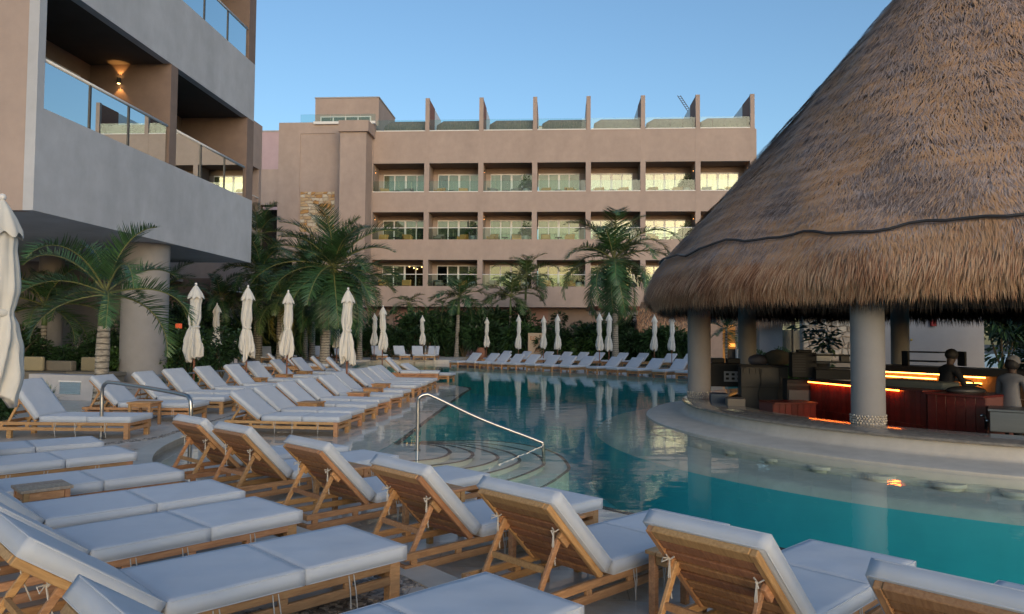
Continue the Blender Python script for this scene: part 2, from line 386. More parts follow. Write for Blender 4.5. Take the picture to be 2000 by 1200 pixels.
rim = [(2.4, -3), (.9, 1.8), (.2, 3.2), (-.73, 4.61), (-1.6, 5.3), (-2.63, 6.13), (-3.6, 7.1), (-4.55, 8.0), (-5.1, 8.8), (-5.5, 9.8), (-5.78, 11.2), (-5.93, 12.7), (-6.0, 14.5),
       (-6.2, 17), (-6.5, 20), (-7.0, 23), (-7.8, 26.5), (-9.0, 31), (-10.3, 36), (-11.2, 40.2), (-11.3, 42.6), (-10.0, 43.6), (-7.6, 43.9), (-6.6, 44.2)]
rimS = [tuple(p) for p in spline(rim, 5)]
d = MB(); d.prism([(-60, -3), (2.4, -3)] + rimS[1:] + [(-6.4, 51), (4, 51), (20, 45), (45, 40), (60, 40), (60, 90), (-60, 90)], -1.3, DZ)
struct(d.build('pool_deck', DECK))
strip(rimS[:105], .24, DZ + .002, 'pool_rim', PLASTER, kind='structure', h=.012)
# raised far curb under the far loungers
farc = [tuple(p) for p in spline([(-13.0, 36.6), (-12.0, 41), (-11.35, 42.75), (-10.0, 43.75), (-7.6, 44.05), (-6.55, 44.2)], 6)]
d = MB(); d.prism(farc + [(-6.4, 52), (-20, 52), (-20, 37)], DZ - .3, .21); struct(d.build('far_terrace', PLASTER))
# shallow lounging shelf (left) with its straight pointed edge
shelf = [(2.6, -3), (6.4, 1.2), (4.6, 3.15)] + [(2.95, 4.97), (2.52, 5.39), (1.74, 6.09), (.69, 7.13), (.04, 7.75), (-1.02, 8.3), (-2.2, 9.0), (-2.62, 10.2), (-2.58, 11.17), (-2.66, 14.5), (-2.78, 19),
         (-2.86, 22), (-2.84, 23.3), (-3.0, 24.1), (-3.3, 24.6), (-4.4, 26.4), (-6.3, 29.5), (-9.0, 33.2)] + rimS[::-1][35:]
shelf = [(2.6, -3), (6.4, 1.2), (4.6, 3.15), (2.95, 4.97), (2.52, 5.39), (1.74, 6.09), (.69, 7.13), (.04, 7.75), (-1.02, 8.3), (-2.2, 9.0), (-2.62, 10.2), (-2.58, 11.17), (-2.66, 14.5), (-2.78, 19),
         (-2.86, 22), (-2.84, 23.3), (-3.0, 24.1), (-3.3, 24.6), (-4.4, 26.4), (-6.3, 29.5), (-9.6, 33.0), (-9.0, 30.5), (-8.0, 26.5), (-7.2, 23), (-6.7, 20), (-6.4, 17), (-6.2, 14.5), (-6.1, 12.7), (-5.95, 11.2), (-5.65, 9.8), (-5.3, 8.8),
         (-4.75, 7.9), (-3.7, 6.95), (-2.75, 6.0), (-1.7, 5.15), (-.8, 4.45), (.1, 3.1), (.8, 1.8)]
d = MB(); d.prism(shelf, -1.3, -.045); d.mi = [0, 0] + [1] * (len(d.f) - 2); struct(d.build('lounging_shelf', [SHELF, BASIN]))
strip([(-2.5, 11.3), (-2.62, 14.5), (-2.75, 19), (-2.83, 22), (-2.82, 23.3), (-2.97, 24.1), (-3.27, 24.6)], .09, -.043, 'edge_mosaic', MOSAIC, kind='structure')
strip([(4.6, 3.13), (2.95, 4.95), (2.52, 5.37), (1.74, 6.07), (.69, 7.11), (.04, 7.73)], .09, -.043, 'edge_mosaic', MOSAIC, kind='structure')
# right-hand shallow shelf where the far rows stand
d = MB(); d.prism([(-7.0, 44.0), (-6.9, 41.2), (-6.3, 39.6), (-3.0, 36.9), (3.9, 31.0), (9.4, 26.2), (16, 24), (40, 24), (40, 46), (20, 46), (4, 51.5), (-6.4, 51.5)], -1.3, -.02)
d.mi = [0, 0] + [1] * (len(d.f) - 2); struct(d.build('far_shelf', [SHELF, BASIN]))
# fan of curved steps going down from the shelf
PALE = mat('step_plaster', (.54, .55, .48), .6, .10, 4, .15, 30, stain=.14)
ARCS = [[(761, 865), (820, 868), (860, 873), (878, 882), (872, 890), (847, 897), (790, 902)],
        [(761, 865), (850, 868), (900, 876), (923, 887), (907, 900), (850, 909), (780, 914)],
        [(761, 865), (880, 868), (945, 880), (972, 893), (957, 904), (912, 915), (820, 927)],
        [(761, 865), (900, 867), (980, 880), (1014, 897), (1000, 910), (955, 924), (870, 943)],
        [(761, 865), (930, 865), (1030, 882), (1062, 903), (1045, 918), (990, 939), (920, 960)],
        [(761, 864), (960, 862), (1070, 880), (1110, 910), (1095, 930), (1060, 952), (1000, 985)]]
for k, A_ in enumerate(ARCS):
    z = -.05 - .07 * k
    pts = [tuple(p.xy) for p in spline([at(x, y, z=z) for x, y in A_], 6)]
    pts[0] = (-2.6, 11.1)
    d = MB(); d.prism(pts + [(-1.7, 8.0), (-2.9, 8.6), (-3.0, 11.0)], -1.3, z); struct(d.build('pool_step', PALE))
    strip(pts[1:], .055, z + .002, 'step_mosaic', MOSAIC, kind='structure')

# water: one closed body with the bar island cut out
def water_body():
    bm = bmesh.new()
    outer = [(-13.2, 44.6), (-12.2, 36), (-8.6, 24), (-7.2, 14), (-6.7, 8), (-1.4, 3.2), (1.5, -3.5), (30, -3.5), (30, 24), (40, 24), (40, 47), (20, 47), (4, 51.8), (-6.8, 51.8), (-6.8, 44.6)]
    inner = arc(BARC, 5.75, 0, 360, 64)[:-1]
    edges = []
    for loop in (outer, inner):
        vs = [bm.verts.new((x, y, 0)) for x, y in loop]
        edges += [bm.edges.new((vs[i], vs[(i + 1) % len(vs)])) for i in range(len(vs))]
    bmesh.ops.triangle_fill(bm, use_beauty=True, use_dissolve=False, edges=edges, normal=(0, 0, 1))
    r = bmesh.ops.extrude_face_region(bm, geom=bm.faces[:])
    bmesh.ops.translate(bm, verts=[v for v in r['geom'] if isinstance(v, bmesh.types.BMVert)], vec=(0, 0, -1.35))
    bmesh.ops.recalc_face_normals(bm, faces=bm.faces[:])
    me = bpy.data.meshes.new('pool_water'); bm.to_mesh(me); bm.free(); me.materials.append(WATER)
    return link('pool_water', me)
struct(water_body())

# pebble inlay lines in the dry deck
def pebbles(path, w, z, name, n, seed, smin=.015, smax=.035):
    r = random.Random(seed); mb = MB(); P_ = [Vector(p) for p in path]
    seg = [(P_[i + 1] - P_[i]).length for i in range(len(P_) - 1)]; T = sum(seg)
    for _ in range(n):
        t = r.random() * T; i = 0
        while t > seg[i] and i < len(seg) - 1: t -= seg[i]; i += 1
        dd = (P_[i + 1] - P_[i]).normalized(); q = Vector((-dd.y, dd.x)); p = P_[i] + dd * t + q * r.uniform(-w / 2, w / 2)
        s = r.uniform(smin, smax); a = r.random() * PI; ca, sa = math.cos(a), math.sin(a); e = r.uniform(.6, 1)
        vs = [(p.x + s * (ca * math.cos(q_) - sa * e * math.sin(q_)) * k, p.y + s * (sa * math.cos(q_) + ca * e * math.sin(q_)) * k, z + h) for k, h in ((1, 0), (.65, s * .35)) for q_ in [i_ * PI / 3 for i_ in range(6)]]
        mb.add(vs, [(i_, (i_ + 1) % 6, 6 + (i_ + 1) % 6, 6 + i_) for i_ in range(6)] + [tuple(range(6, 12))])
    o = mb.build(name, mat('pebble_stone', (.24, .21, .18), .5, island=.75), None); tag(o, kind='stuff'); return o
pebbles([(-9, 9.3), (-7.4, 9.75), (-6.3, 9.9), (-5.9, 10.6), (-6.05, 12.5), (-6.2, 14.5), (-6.6, 18), (-7.4, 23)], .16, DZ, 'pebble_inlay', 2600, 3)
pebbles([(-2.2, 3.6), (-1.5, 4.0), (-.95, 4.45), (-1.5, 5.05)], .3, DZ, 'pebble_inlay', 1300, 4)
pebbles([(-7.4, 13), (-7.7, 16), (-8.3, 19)], .12, DZ, 'pebble_inlay', 700, 5)

# ------------------------------------------------------------------ loungers
LF, LS, LB, CW, ZT = .645, .69, .66, .33, .326
CT = .082                                     # cushion thickness
HX = 1.0 - LF - LS                            # hinge
def cushion_mesh(x0, x1, name, flat=True):
    bm = bmesh.new(); nx, ny = 14, 14
    L = x1 - x0
    for top in (1, 0):
        for i in range(nx + 1):
            for j in range(ny + 1):
                u, v = i / nx, j / ny
                puff = .007 * (math.sin(PI * u) * math.sin(PI * v)) ** .6 if 0 < u < 1 and 0 < v < 1 else 0
                if top and 0 < u < 1 and 0 < v < 1: puff += .0035 * math.sin(9 * u + 5 * v + x0 * 7) * math.sin(7 * v - 4 * u + x0 * 3) + .002 * math.sin(23 * u + x0) * math.cos(19 * v)
                bm.verts.new((x0 + L * u, -CW + 2 * CW * v, (0 + puff) if top else (-CT)))
    bm.verts.ensure_lookup_table(); N = (nx + 1) * (ny + 1); I = lambda t, i, j: bm.verts[t * N + i * (ny + 1) + j]
    for i in range(nx):
        for j in range(ny):
            bm.faces.new((I(0, i, j), I(0, i + 1, j), I(0, i + 1, j + 1), I(0, i, j + 1))); bm.faces.new((I(1, i, j), I(1, i, j + 1), I(1, i + 1, j + 1), I(1, i + 1, j)))
    for i in range(nx):
        bm.faces.new((I(0, i, 0), I(1, i, 0), I(1, i + 1, 0), I(0, i + 1, 0))); bm.faces.new((I(0, i, ny), I(0, i + 1, ny), I(1, i + 1, ny), I(1, i, ny)))
    for j in range(ny):
        bm.faces.new((I(0, 0, j), I(0, 0, j + 1), I(1, 0, j + 1), I(1, 0, j))); bm.faces.new((I(0, nx, j), I(1, nx, j), I(1, nx, j + 1), I(0, nx, j + 1)))
    sharp = [e for e in bm.edges if len(e.link_faces) == 2 and e.calc_face_angle() > .9]
    bmesh.ops.bevel(bm, geom=sharp, offset=.013, segments=3, profile=.5, affect='EDGES')
    bmesh.ops.recalc_face_normals(bm, faces=bm.faces[:])
    for zz in (-.003, -CT + .003):
        ring = []
        for (cx_, cy2, a0) in ((x1 - .016, CW - .016, 0), (x0 + .016, CW - .016, 90), (x0 + .016, -CW + .016, 180), (x1 - .016, -CW + .016, 270)):
            for q in (0, 30, 60, 90): ring.append((cx_ + .013 * math.cos(R_(a0 + q)), cy2 + .013 * math.sin(R_(a0 + q)), zz))
        ring.append(ring[0]); tb_ = MB().tube(ring, .0042, 6, caps=False)
        vv = [bm.verts.new(v) for v in tb_.v]
        for f in tb_.f: bm.faces.new([vv[i] for i in f])
    me = bpy.data.meshes.new(name); bm.to_mesh(me); bm.free(); me.materials.append(FAB)
    me.polygons.foreach_set('use_smooth', [True] * len(me.polygons)); return me
ME_foot = cushion_mesh(1.0 - LF + .004, 1.0, 'foot_cushion'); ME_seat = cushion_mesh(HX + .004, 1.0 - LF - .004, 'seat_cushion'); ME_back = cushion_mesh(-LB, 0, 'back_cushion')
def wmesh(name, fn, m=None, bevel=.004):
    mb = MB(); fn(mb); return mb.mesh(name, m or WOOD, bevel=bevel, segs=1)
RT = ZT - CT                                  # rail top
def side(mb, s):
    y0, y1 = (s * .30 - .014, s * .30 + .014)
    mb.box(-.98, .90, y0, y1, RT - .048, RT - .002); mb.box(-.98, .90, y0, y1, RT - .128, RT - .078)
    for x in (-.93, -.55, -.16, .22, .60): mb.box(x, x + .05, y0 + .001, y1 - .001, RT - .079, RT - .047)
ME_side = {s: wmesh('side_rail', lambda mb, s=s: side(mb, s)) for s in (1, -1)}
def endr(mb, x):
    mb.box(x - .014, x + .014, -.285, .285, RT - .05, RT - .004); mb.box(x - .014, x + .014, -.285, .285, RT - .126, RT - .08)
ME_end = {k: wmesh('end_rail', lambda mb, x=x: endr(mb, x)) for k, x in (('f', .955), ('b', -.962))}
ME_leg = wmesh('leg', lambda mb: mb.box(-.035, .035, -.032, .032, 0, RT - .001))
ME_legs = wmesh('leg_short', lambda mb: mb.box(-.035, .035, -.025, .025, 0, RT - .129))
ME_slat = wmesh('seat_slat', lambda mb: mb.box(-.03, .03, -.284, .284, RT - .022, RT - .003), bevel=0)
ME_stile = wmesh('back_stile', lambda mb: mb.box(-LB + .01, .02, -.018, .018, -CT - .040, -CT - .002))
ME_bslat = wmesh('back_slat', lambda mb: mb.box(-.031, .031, -.262, .262, -CT - .033, -CT - .003), WOOD2, .003)
ME_btop = wmesh('top_rail', lambda mb: mb.box(-LB + .005, -LB + .075, -.262, .262, -CT - .038, -CT - .003))
def strut(mb, t, s):
    # from the stile at 60 % of the back down to the frame behind it
    q = -.40; px = HX + q * math.cos(t) - (CT + .03) * math.sin(t); pz = ZT - q * math.sin(t) - (CT + .03) * math.cos(t)
    mb.bar((px, s * .235, pz), (px - .20, s * .235, RT - .06), .022, .036, (1, 0, 0))
def xbar(mb, t):
    q = -.40; px = HX + q * math.cos(t) - (CT + .03) * math.sin(t); pz = ZT - q * math.sin(t) - (CT + .03) * math.cos(t)
    a = Vector((px, 0, pz)).lerp(Vector((px - .20, 0, RT - .06)), .55)
    mb.bar((a.x, -.225, a.z), (a.x, .225, a.z), .02, .034)
def knob(mb, t, s):
    q = -.37; px = HX + q * math.cos(t) - (CT + .045) * math.sin(t); pz = ZT - q * math.sin(t) - (CT + .045) * math.cos(t)
    mb.bar((px + .045 * math.cos(t), s * .255, pz - .045 * math.sin(t)), (px - .055 * math.cos(t), s * .255, pz + .055 * math.sin(t)), .026, .055, (math.sin(t), 0, math.cos(t)))
def cord(x, s, seed):
    r = random.Random(seed); mb = MB()
    for k in range(2):
        L = r.uniform(.09, .17); dx = r.uniform(-.03, .03)
        mb.tube([(x + k * .03, s * .318, RT - .01), (x + k * .03 + dx * .4, s * .327, RT - .05 - .3 * L), (x + k * .03 + dx, s * .322, RT - .05 - L)], .0035, 5)
    return mb.mesh('tie_cord', ROPE)
def backcord(seed, side_):
    r = random.Random(seed); mb = MB(); zz = -CT - .045
    for q in (-.22,):
        for s in (side_,):
            x = -LB * .70
            mb.tube([(x, s * .27, zz + .01), (x + .01, s * .24, zz - .012), (x + .0, s * .215, zz + .005)], .0045, 5)
            for k in range(2):
                L = r.uniform(.08, .20); mb.tube([(x, s * .235, zz - .01), (x + L * .45, s * .235 + .01 * k, zz - .02 - L * .35), (x + L * .75 + .01, s * .235 - .01 * k, zz - .04 - L * .5)], .0035, 5)
            # loop of the bow
            mb.tube([(x, s * .235, zz - .01), (x - .03, s * .25, zz - .03), (x - .01, s * .262, zz - .045), (x, s * .235, zz - .012)], .0035, 5)
    return mb.mesh('tie_cord', ROPE)

def make_lounger(t, detail, label, group, loc, rz, seed=1):
    t = R_(t)
    r = thing('sun_lounger', label, 'sun lounger', loc, rz, group)
    link('foot_cushion', ME_foot, r, (0, 0, ZT)); link('seat_cushion', ME_seat, r, (0, 0, ZT))
    b = link('back_cushion', ME_back, r, (HX, 0, ZT), (0, t, 0))
    for s in (1, -1):
        link('side_rail', ME_side[s], r)
        link('leg', ME_leg, r, (.93, s * .283, 0)); link('leg', ME_legs, r, (-.80, s * .27, 0))
        link('back_stile', ME_stile, r, (HX, s * .28, ZT), (0, t, 0))
    link('end_rail', ME_end['f'], r); link('end_rail', ME_end['b'], r)
    link('top_rail', ME_btop, r, (HX, 0, ZT), (0, t, 0))
    n = 7 if detail else 5
    for i in range(n):
        q = -.02 - (LB - .14) * i / (n - 1)
        o = link('back_slat', ME_bslat, r, (HX + q * math.cos(t) - .012 * math.sin(t) * 0, 0, ZT - q * math.sin(t)), (0, t, 0))
        if not detail: o.scale = (1.25, 1, 1)
    if detail:
        for i in range(8): link('seat_slat', ME_slat, r, (HX + .05 + i * .165, 0, 0))
        for s in (1, -1):
            mb = MB(); strut(mb, t, s); mb.build('prop_strut', WOOD, r, bevel=.003, segs=1)
            mb = MB(); knob(mb, t, s); mb.build('strut_block', WOOD, r, bevel=.006, segs=2)
        mb = MB(); xbar(mb, t); mb.build('prop_crossbar', WOOD, r)
        for x, s in ((.18, 1), (.18, -1), (-.12, -1), (.62, -1)): link('tie_cord', cord(x, s, seed), r)
        [link('back_cord', backcord(seed + 50, sd), r, (HX, 0, ZT), (0, t, 0)) for sd in (1, -1)]
    return r
nth = ['', 'nearest', 'second', 'third', 'fourth', 'fifth', 'sixth', 'seventh', 'eighth', 'ninth', 'tenth', 'eleventh', 'twelfth', 'thirteenth']
SZ = -.045
G_A = 'loungers standing on the wet pool shelf at left'; G_B = 'loungers on the dry deck by the left palm'; G_F = 'loungers lying flat in the left foreground'
G_G = 'loungers seen from behind along the near pool edge'; G_R1 = 'loungers in the front row across the pool'; G_R2 = 'loungers in the back row across the pool'; G_C = 'loungers seen from behind beyond the left rows'; G_D = 'loungers on the far terrace'
rowA = [(-4.59, 12.34, -2.3), (-4.65, 13.38, -5.1), (-4.7, 14.61, -6.9), (-4.73, 15.83, -8.3), (-4.72, 17.18, -11.7), (-4.81, 18.53, -7.8), (-4.9, 20.37, -3.5), (-4.89, 21.28, -3.3), (-4.93, 22.4, -3.7), (-4.95, 23.39, -2.8)]
rowB = [(-7.21, 10.65, 2.7), (-7.4, 12.87, 2.8), (-7.44, 14.21, .4), (-7.55, 15.45, -6.4), (-7.51, 16.76, -2.4), (-7.42, 18.07, -3.8), (-7.84, 20.2, -9.), (-7.85, 22.06, -1.1), (-8.0, 24.21, -6.5)]
rowF = [(-6.0, 7.51, 44.), (-5.19, 6.78, 49.2), (-4.2, 5.83, 49), (-3.33, 5.09, 47.9), (-2.64, 4.46, 51.4), (-1.78, 3.73, 48.7), (-.8, 2.87, 47.9)]
rowG = [(-3.41, 8.28, 52.2), (-2.67, 7.67, 52.1), (-1.58, 6.73, 49), (-.56, 5.75, 47.1), (.31, 4.99, 47), (1.24, 4.19, 47), (2.02, 3.42, 47)]
rowR1 = [(-5.1, 40.17, -127.2), (-4.07, 39.64, -130.9), (-3.35, 38.67, -127.7), (-2.6, 38.23, -127.6), (-1.8, 37.77, -130.2), (-.79, 36.93, -131.3), (.02, 36.0, -131.2), (.88, 35.37, -132), (2.1, 34.43, -133.3), (2.95, 33.45, -134.3), (3.75, 32.51, -134.2), (4.71, 31.73, -130.6), (5.55, 31.0, -131)]
def place(row, proto_t, detail, fmt, group, z, seed, start=0, jit=0):
    first = None; tr = None
    for i, (x, y, a) in enumerate(row):
        lab = fmt(i)
        if first is None:
            first = make_lounger(proto_t, detail, lab, group, (x, y, z), R_(a), seed); tr = tree_of(first)
        else: copy_tree(first, tr, (x, y, z), R_(a), lab, group)
    return first
place(rowA, 38, True, lambda i: f'raised grey lounger on the wet pool shelf, {nth[i+1]} of its row counted from the camera', G_A, SZ, 1)
place(rowB[:1], 52, True, lambda i: 'large raised grey lounger at left edge, beside the trunk of the near palm', G_B, DZ, 2)
place(rowB[1:], 45, True, lambda i: f'raised lounger on dry deck behind the shelf row, {nth[i+1]} beyond the near palm trunk', G_B, DZ, 3)
place(rowF[:4], 40, True, lambda i: f'flat blue-grey lounger in left foreground, {["farthest","second farthest","third farthest","fourth farthest"][i]} of its group of seven', G_F, DZ, 4)
place(rowF[4:], 36, True, lambda i: ['flat lounger in left foreground whose back cushion shows above the left edge', 'big flat lounger in left foreground with cords tied to its near rail', 'flat lounger cushion cut by the bottom edge of the photo'][i], G_F, DZ, 5)
place(rowG, 46, True, lambda i: ['farthest lounger seen from behind, half hidden by the next slatted back', 'slatted lounger back second from the curved white rim', 'slatted lounger back third from the curved rim, small table at its side', 'middle lounger seen from behind, its foot end against the curved steps', 'lounger seen from behind with white cord hanging on its slats', 'largest slatted lounger back, near the bottom right of the photo', 'lounger back cut off by the bottom right corner'][i], G_G, SZ, 6)
place(rowR1, 40, False, lambda i: f'white lounger in front row across the pool, {nth[i+1] if i else "first"} from the left end', G_R1, -.02, 7)
cx = [991, 1030, 1073, 1109, 1141, 1172, 1218, 1257, 1312, 1350, 1425]
r2 = []
for i, x in enumerate(cx):
    Y = 47.3 - (x - 991) * .0105; p = at(x, 690, Y); a = -131
    r2.append((p.x + .8 * math.cos(R_(a)), p.y + .8 * math.sin(R_(a)), a))
place(r2, 40, False, lambda i: f'white lounger in back row across the pool, {nth[i+1] if i else "first"} from the left end', G_R2, -.02, 8)
def from_back(x, Y, a): return (x + .8 * math.cos(R_(a)), Y + .8 * math.sin(R_(a)), a)
rowC = [from_back(-14.2, 30.3, 20), from_back(-13.1, 29.4, 20), from_back(-12.3, 30.6, 22), from_back(-11.4, 29.9, 22), from_back(-8.9, 26.2, 14), from_back(-8.0, 25.2, 12), from_back(-6.0, 25.6, 5)]
place(rowC, 45, False, lambda i: f'slatted lounger back beyond the left rows, {nth[i+1] if i else "first"} from the left', G_C, DZ, 9)
rowD = [from_back(-15.6, 38.2, -62), from_back(-15.3, 40.6, -62), from_back(-13.9, 41.6, -62), from_back(-12.6, 41.6, -60), from_back(-11.2, 44.6, -65), from_back(-9.9, 44.9, -65), from_back(-8.75, 45.0, -76), from_back(-7.75, 45.3, -88)]
place(rowD, 48, False, lambda i: f'pale lounger on the far terrace, {nth[i+1] if i else "first"} from the left', G_D, .21, 10)
place([(-4.9, 27.2, -12), ], 30, False, lambda i: 'low lounger apart at the far end of the shelf row', G_A, -.045, 11)

# small side tables
def make_table(label, loc, rz, m=WOOD, grey=False):
    r = thing('side_table', label, 'side table', loc, rz, 'wooden side tables between loungers')
    n = 5
    for i in range(n):
        mb = MB(); y = -.2 + .4 * i / n; mb.box(-.21, .21, y + .003, y + .4 / n - .003, .375, .398); mb.build('top_board', WOODG if grey else WOOD, r, bevel=.003, segs=1)
    for a in (-1, 1):
        for b in (-1, 1):
            mb = MB(); mb.box(a * .165 - .022, a * .165 + .022, b * .165 - .022, b * .165 + .022, 0, .374); mb.build('leg', WOOD, r, bevel=.003, segs=1)
        mb = MB(); mb.box(-.14, .14, a * .165 - .011, a * .165 + .011, .315, .3745); mb.build('apron', WOOD, r)
        mb = MB(); mb.box(a * .165 - .011, a * .165 + .011, -.14, .14, .315, .3745); mb.build('apron', WOOD, r)
    return r
tb = make_table('weathered grey slatted table at left edge between the flat loungers', (-3.85, 5.33, DZ), R_(49), grey=True)
tb.scale = (.8, .8, 1)
t0 = make_table('wooden side table in front of the near palm trunk', (-6.95, 12.05, DZ), R_(2)); tt = tree_of(t0)
tabs = [(-2.12, 7.12, SZ, 50, 'small side table behind the third slatted back'), (-1.05, 6.2, SZ, 48, 'small side table between the third and fourth slatted backs'),
        (-.1, 5.35, SZ, 47, 'side table left of the lounger with the hanging cord'), (.8, 4.55, SZ, 47, 'side table left of the largest slatted back'),
        (-4.75, 13.95, SZ, -6, 'side table by the third shelf lounger'), (-4.55, 17.9, SZ, -8, 'side table by the sixth shelf lounger'), (-4.5, 16.4, SZ, -8, 'side table by the fifth shelf lounger'),
        (-4.75, 19.5, SZ, -8, 'side table under the middle umbrella'), (-8.0, 21.1, DZ, -5, 'side table on dry deck by the palm with the tall trunk, nearer one'), (-8.0, 19.2, DZ, -5, 'side table on dry deck left of the umbrella poles'), (-8.1, 23.1, DZ, -5, 'side table on dry deck by the tall palm, farther one'),
        (-5.95, 7.1, DZ, 49, 'dark weathered table at left edge between the two farthest flat loungers'), (-8.15, 45.1, .21, -80, 'small table between the two right-end terrace loungers'), (-4.3, 40.6, -.02, 50, 'small table behind the first lounger across the pool')]
for x, y, z, a, l in tabs: copy_tree(t0, tt, (x, y, z), R_(a), l)

# ------------------------------------------------------------------ umbrellas
def umbrella_mesh(seed, ragged):
    r = random.Random(seed); n = 64; rings = 46; mb = MB(); vs = []
    ph = r.random() * 6; ph2 = r.random() * 6
    prof = [(0, .035), (.05, .05), (.16, .125), (.22, .115), (.3, .12), (.42, .125), (.50, .105), (.55, .09), (.62, .115), (.75, .145), (.88, .17), (1, .155)]
    hem = [r.uniform(-.18, .10) * ragged for _ in range(8)]
    for i in range(rings + 1):
        u = i / rings
        for k in range(len(prof) - 1):
            if prof[k][0] <= u <= prof[k + 1][0]:
                f = (u - prof[k][0]) / (prof[k + 1][0] - prof[k][0]); f = f * f * (3 - 2 * f); rad = prof[k][1] * (1 - f) + prof[k + 1][1] * f; break
        amp = (.10 + .30 * max(0, min(1, (u - .2) * 2.0))) * (1 - .55 * math.exp(-((u - .55) / .05) ** 2))
        for j in range(n):
            a = 2 * PI * j / n; tw = u * 1.5
            fold = math.cos(8 * a + ph + tw * 5) ; fold2 = math.cos(5 * a + ph2 - tw * 3) ; fold3 = math.cos(13 * a + ph + u * 9)
            rr = rad * (1 + amp * ((abs(fold) ** .6 * (1 if fold > 0 else -1)) * .6 + .3 * fold2 + .25 * fold3))
            h = hem[int(a / (2 * PI) * 8) % 8] * (1 - f_(a)) + hem[(int(a / (2 * PI) * 8) + 1) % 8] * f_(a)
            z = 2.80 - (u * 1.85) - max(0, u - .6) / .4 * (h - .03 * fold + .05 * abs(fold2))
            cxx = .02 * math.sin(u * 5 + ph); vs.append((rr * math.cos(a) + cxx, rr * math.sin(a) + .02 * math.cos(u * 4 + ph2), z))
    mb.add(vs, [(i * n + k, (i + 1) * n + k, (i + 1) * n + (k + 1) % n, i * n + (k + 1) % n) for i in range(rings) for k in range(n)])
    o = len(mb.v)
    # inward return of the hem so that the folds read as cloth with depth
    last = vs[-n:]; mb.add([(x * .45, y * .45, z + .10) for x, y, z in last], [])
    mb.f += [((rings * n + k), (o + k), (o + (k + 1) % n), (rings * n + (k + 1) % n)) for k in range(n)]; mb.mi += [0] * n
    return mb.mesh('canopy', CANV, smooth=True)
def f_(a):
    q = a / (2 * PI) * 8; q -= int(q); return q * q * (3 - 2 * q)
def cap_mesh(seed):
    r = random.Random(seed); n = 48; vs = []; ph = r.random() * 6
    for i, (rad, z) in enumerate([(.02, 2.90), (.06, 2.84), (.12, 2.72), (.165, 2.60), (.17, 2.55)]):
        for j in range(n):
            a = 2 * PI * j / n; k = 1 + .10 * (i / 4) * math.cos(8 * a + ph) + .06 * (i / 4) * math.cos(5 * a)
            vs.append((rad * k * math.cos(a), rad * k * math.sin(a), z - (.03 * math.cos(8 * a + ph) if i == 4 else 0)))
    mb = MB(); mb.add(vs, [(i * n + k, (i + 1) * n + k, (i + 1) * n + (k + 1) % n, i * n + (k + 1) % n) for i in range(4) for k in range(n)])
    return mb.mesh('vent_cap', CANV, smooth=True)
mb = MB(); mb.cyl(0, 0, 0, 2.86, .024, 10); ME_pole = mb.mesh('pole', POLE, autos=40)
mb = MB(); mb.ball((0, 0, 2.93), .032, 1, 1, 1.2, 10); mb.cyl(0, 0, 2.86, 2.905, .014, 8); ME_fin = mb.mesh('finial', WHITE, smooth=True)
mb = MB(); mb.lathe([(.098, 1.745), (.112, 1.76), (.112, 1.80), (.098, 1.815)], 24); ME_tie = mb.mesh('tie_strap', CANV, smooth=True)
mb = MB(); mb.cyl(0, 0, 0, .03, .22, 24); mb.cyl(0, 0, .03, .22, .038, 12); ME_base = mb.mesh('base', DARKM, autos=40)
UM = []
for k in range(5): UM.append((umbrella_mesh(20 + k, 1.2 if k < 3 else .5), cap_mesh(40 + k)))
def umbrella(x, y, z, k, lab, sc=1, rz=0, wide=1):
    r = thing('closed_umbrella', lab, 'umbrella', (x, y, z), rz, 'closed cream umbrellas'); r.scale = (wide, wide, sc)
    link('canopy', UM[k][0], r); link('vent_cap', UM[k][1], r); link('pole', ME_pole, r); link('finial', ME_fin, r); link('tie_strap', ME_tie, r); link('base', ME_base, r)
UB = [(-5.35, 6.72, DZ, 0, 'big closed cream umbrella at the left edge of the photo', 1.05), (-9.4, 18.51, DZ, 1, 'closed umbrella right of the big round column', 1.15), (-14.4, 30.2, DZ, 3, 'thin closed umbrella behind the white notice board', 1),
      (-8.36, 19.3, DZ, 2, 'closed umbrella right of the white notice board', 1.0), (-8.02, 21.34, DZ, 4, 'closed umbrella left of the tall leaning palm trunk, front one', .95), (-13.04, 34.2, DZ, 3, 'closed umbrella half hidden just left of the front one by the tall palm', 1),
      (-10.96, 35.8, DZ, 3, 'closed umbrella just right of the tall palm trunk', 1.1), (-5.86, 20.09, SZ, 0, 'closed umbrella with tied skirt standing among the shelf loungers', 1.05), (-7.73, 31.86, DZ, 1, 'closed umbrella in front of the far terrace with a ragged hem', 1),
      (-10.85, 42.7, .21, 3, 'small closed umbrella left of the ragged one on the terrace', 1), (-8.75, 46.6, .21, 4, 'closed umbrella at the right end of the far terrace', .95), (-14.85, 46.4, .21, 4, 'small closed umbrella behind the tall palm trunk', 1),
      (-4.99, 50.2, 0, 4, 'leftmost closed umbrella across the pool', 1), (-2.47, 44.01, 0, 4, 'closed umbrella left of the towel kiosk across the pool', .9), (-1.02, 45.8, 0, 3, 'closed umbrella right in front of the towel kiosk', 1),
      (-.15, 42.5, 0, 4, 'closed umbrella second right of the kiosk', .95), (2.09, 39.54, 0, 3, 'left one of the close pair of umbrellas by the coconut palm', 1), (2.59, 39.6, 0, 4, 'right one of the close pair of umbrellas by the coconut palm', 1),
      (5.34, 42.47, 0, 4, 'closed umbrella under the edge of the thatched roof', 1), (6.25, 42.0, 0, 3, 'closed umbrella just left of the thatched bar column', 1)]
for i, (x, y, z, k, l, wd) in enumerate(UB): umbrella(x, y, z, k, l, (2.95 - z) / 2.96, i * 1.3, wd)

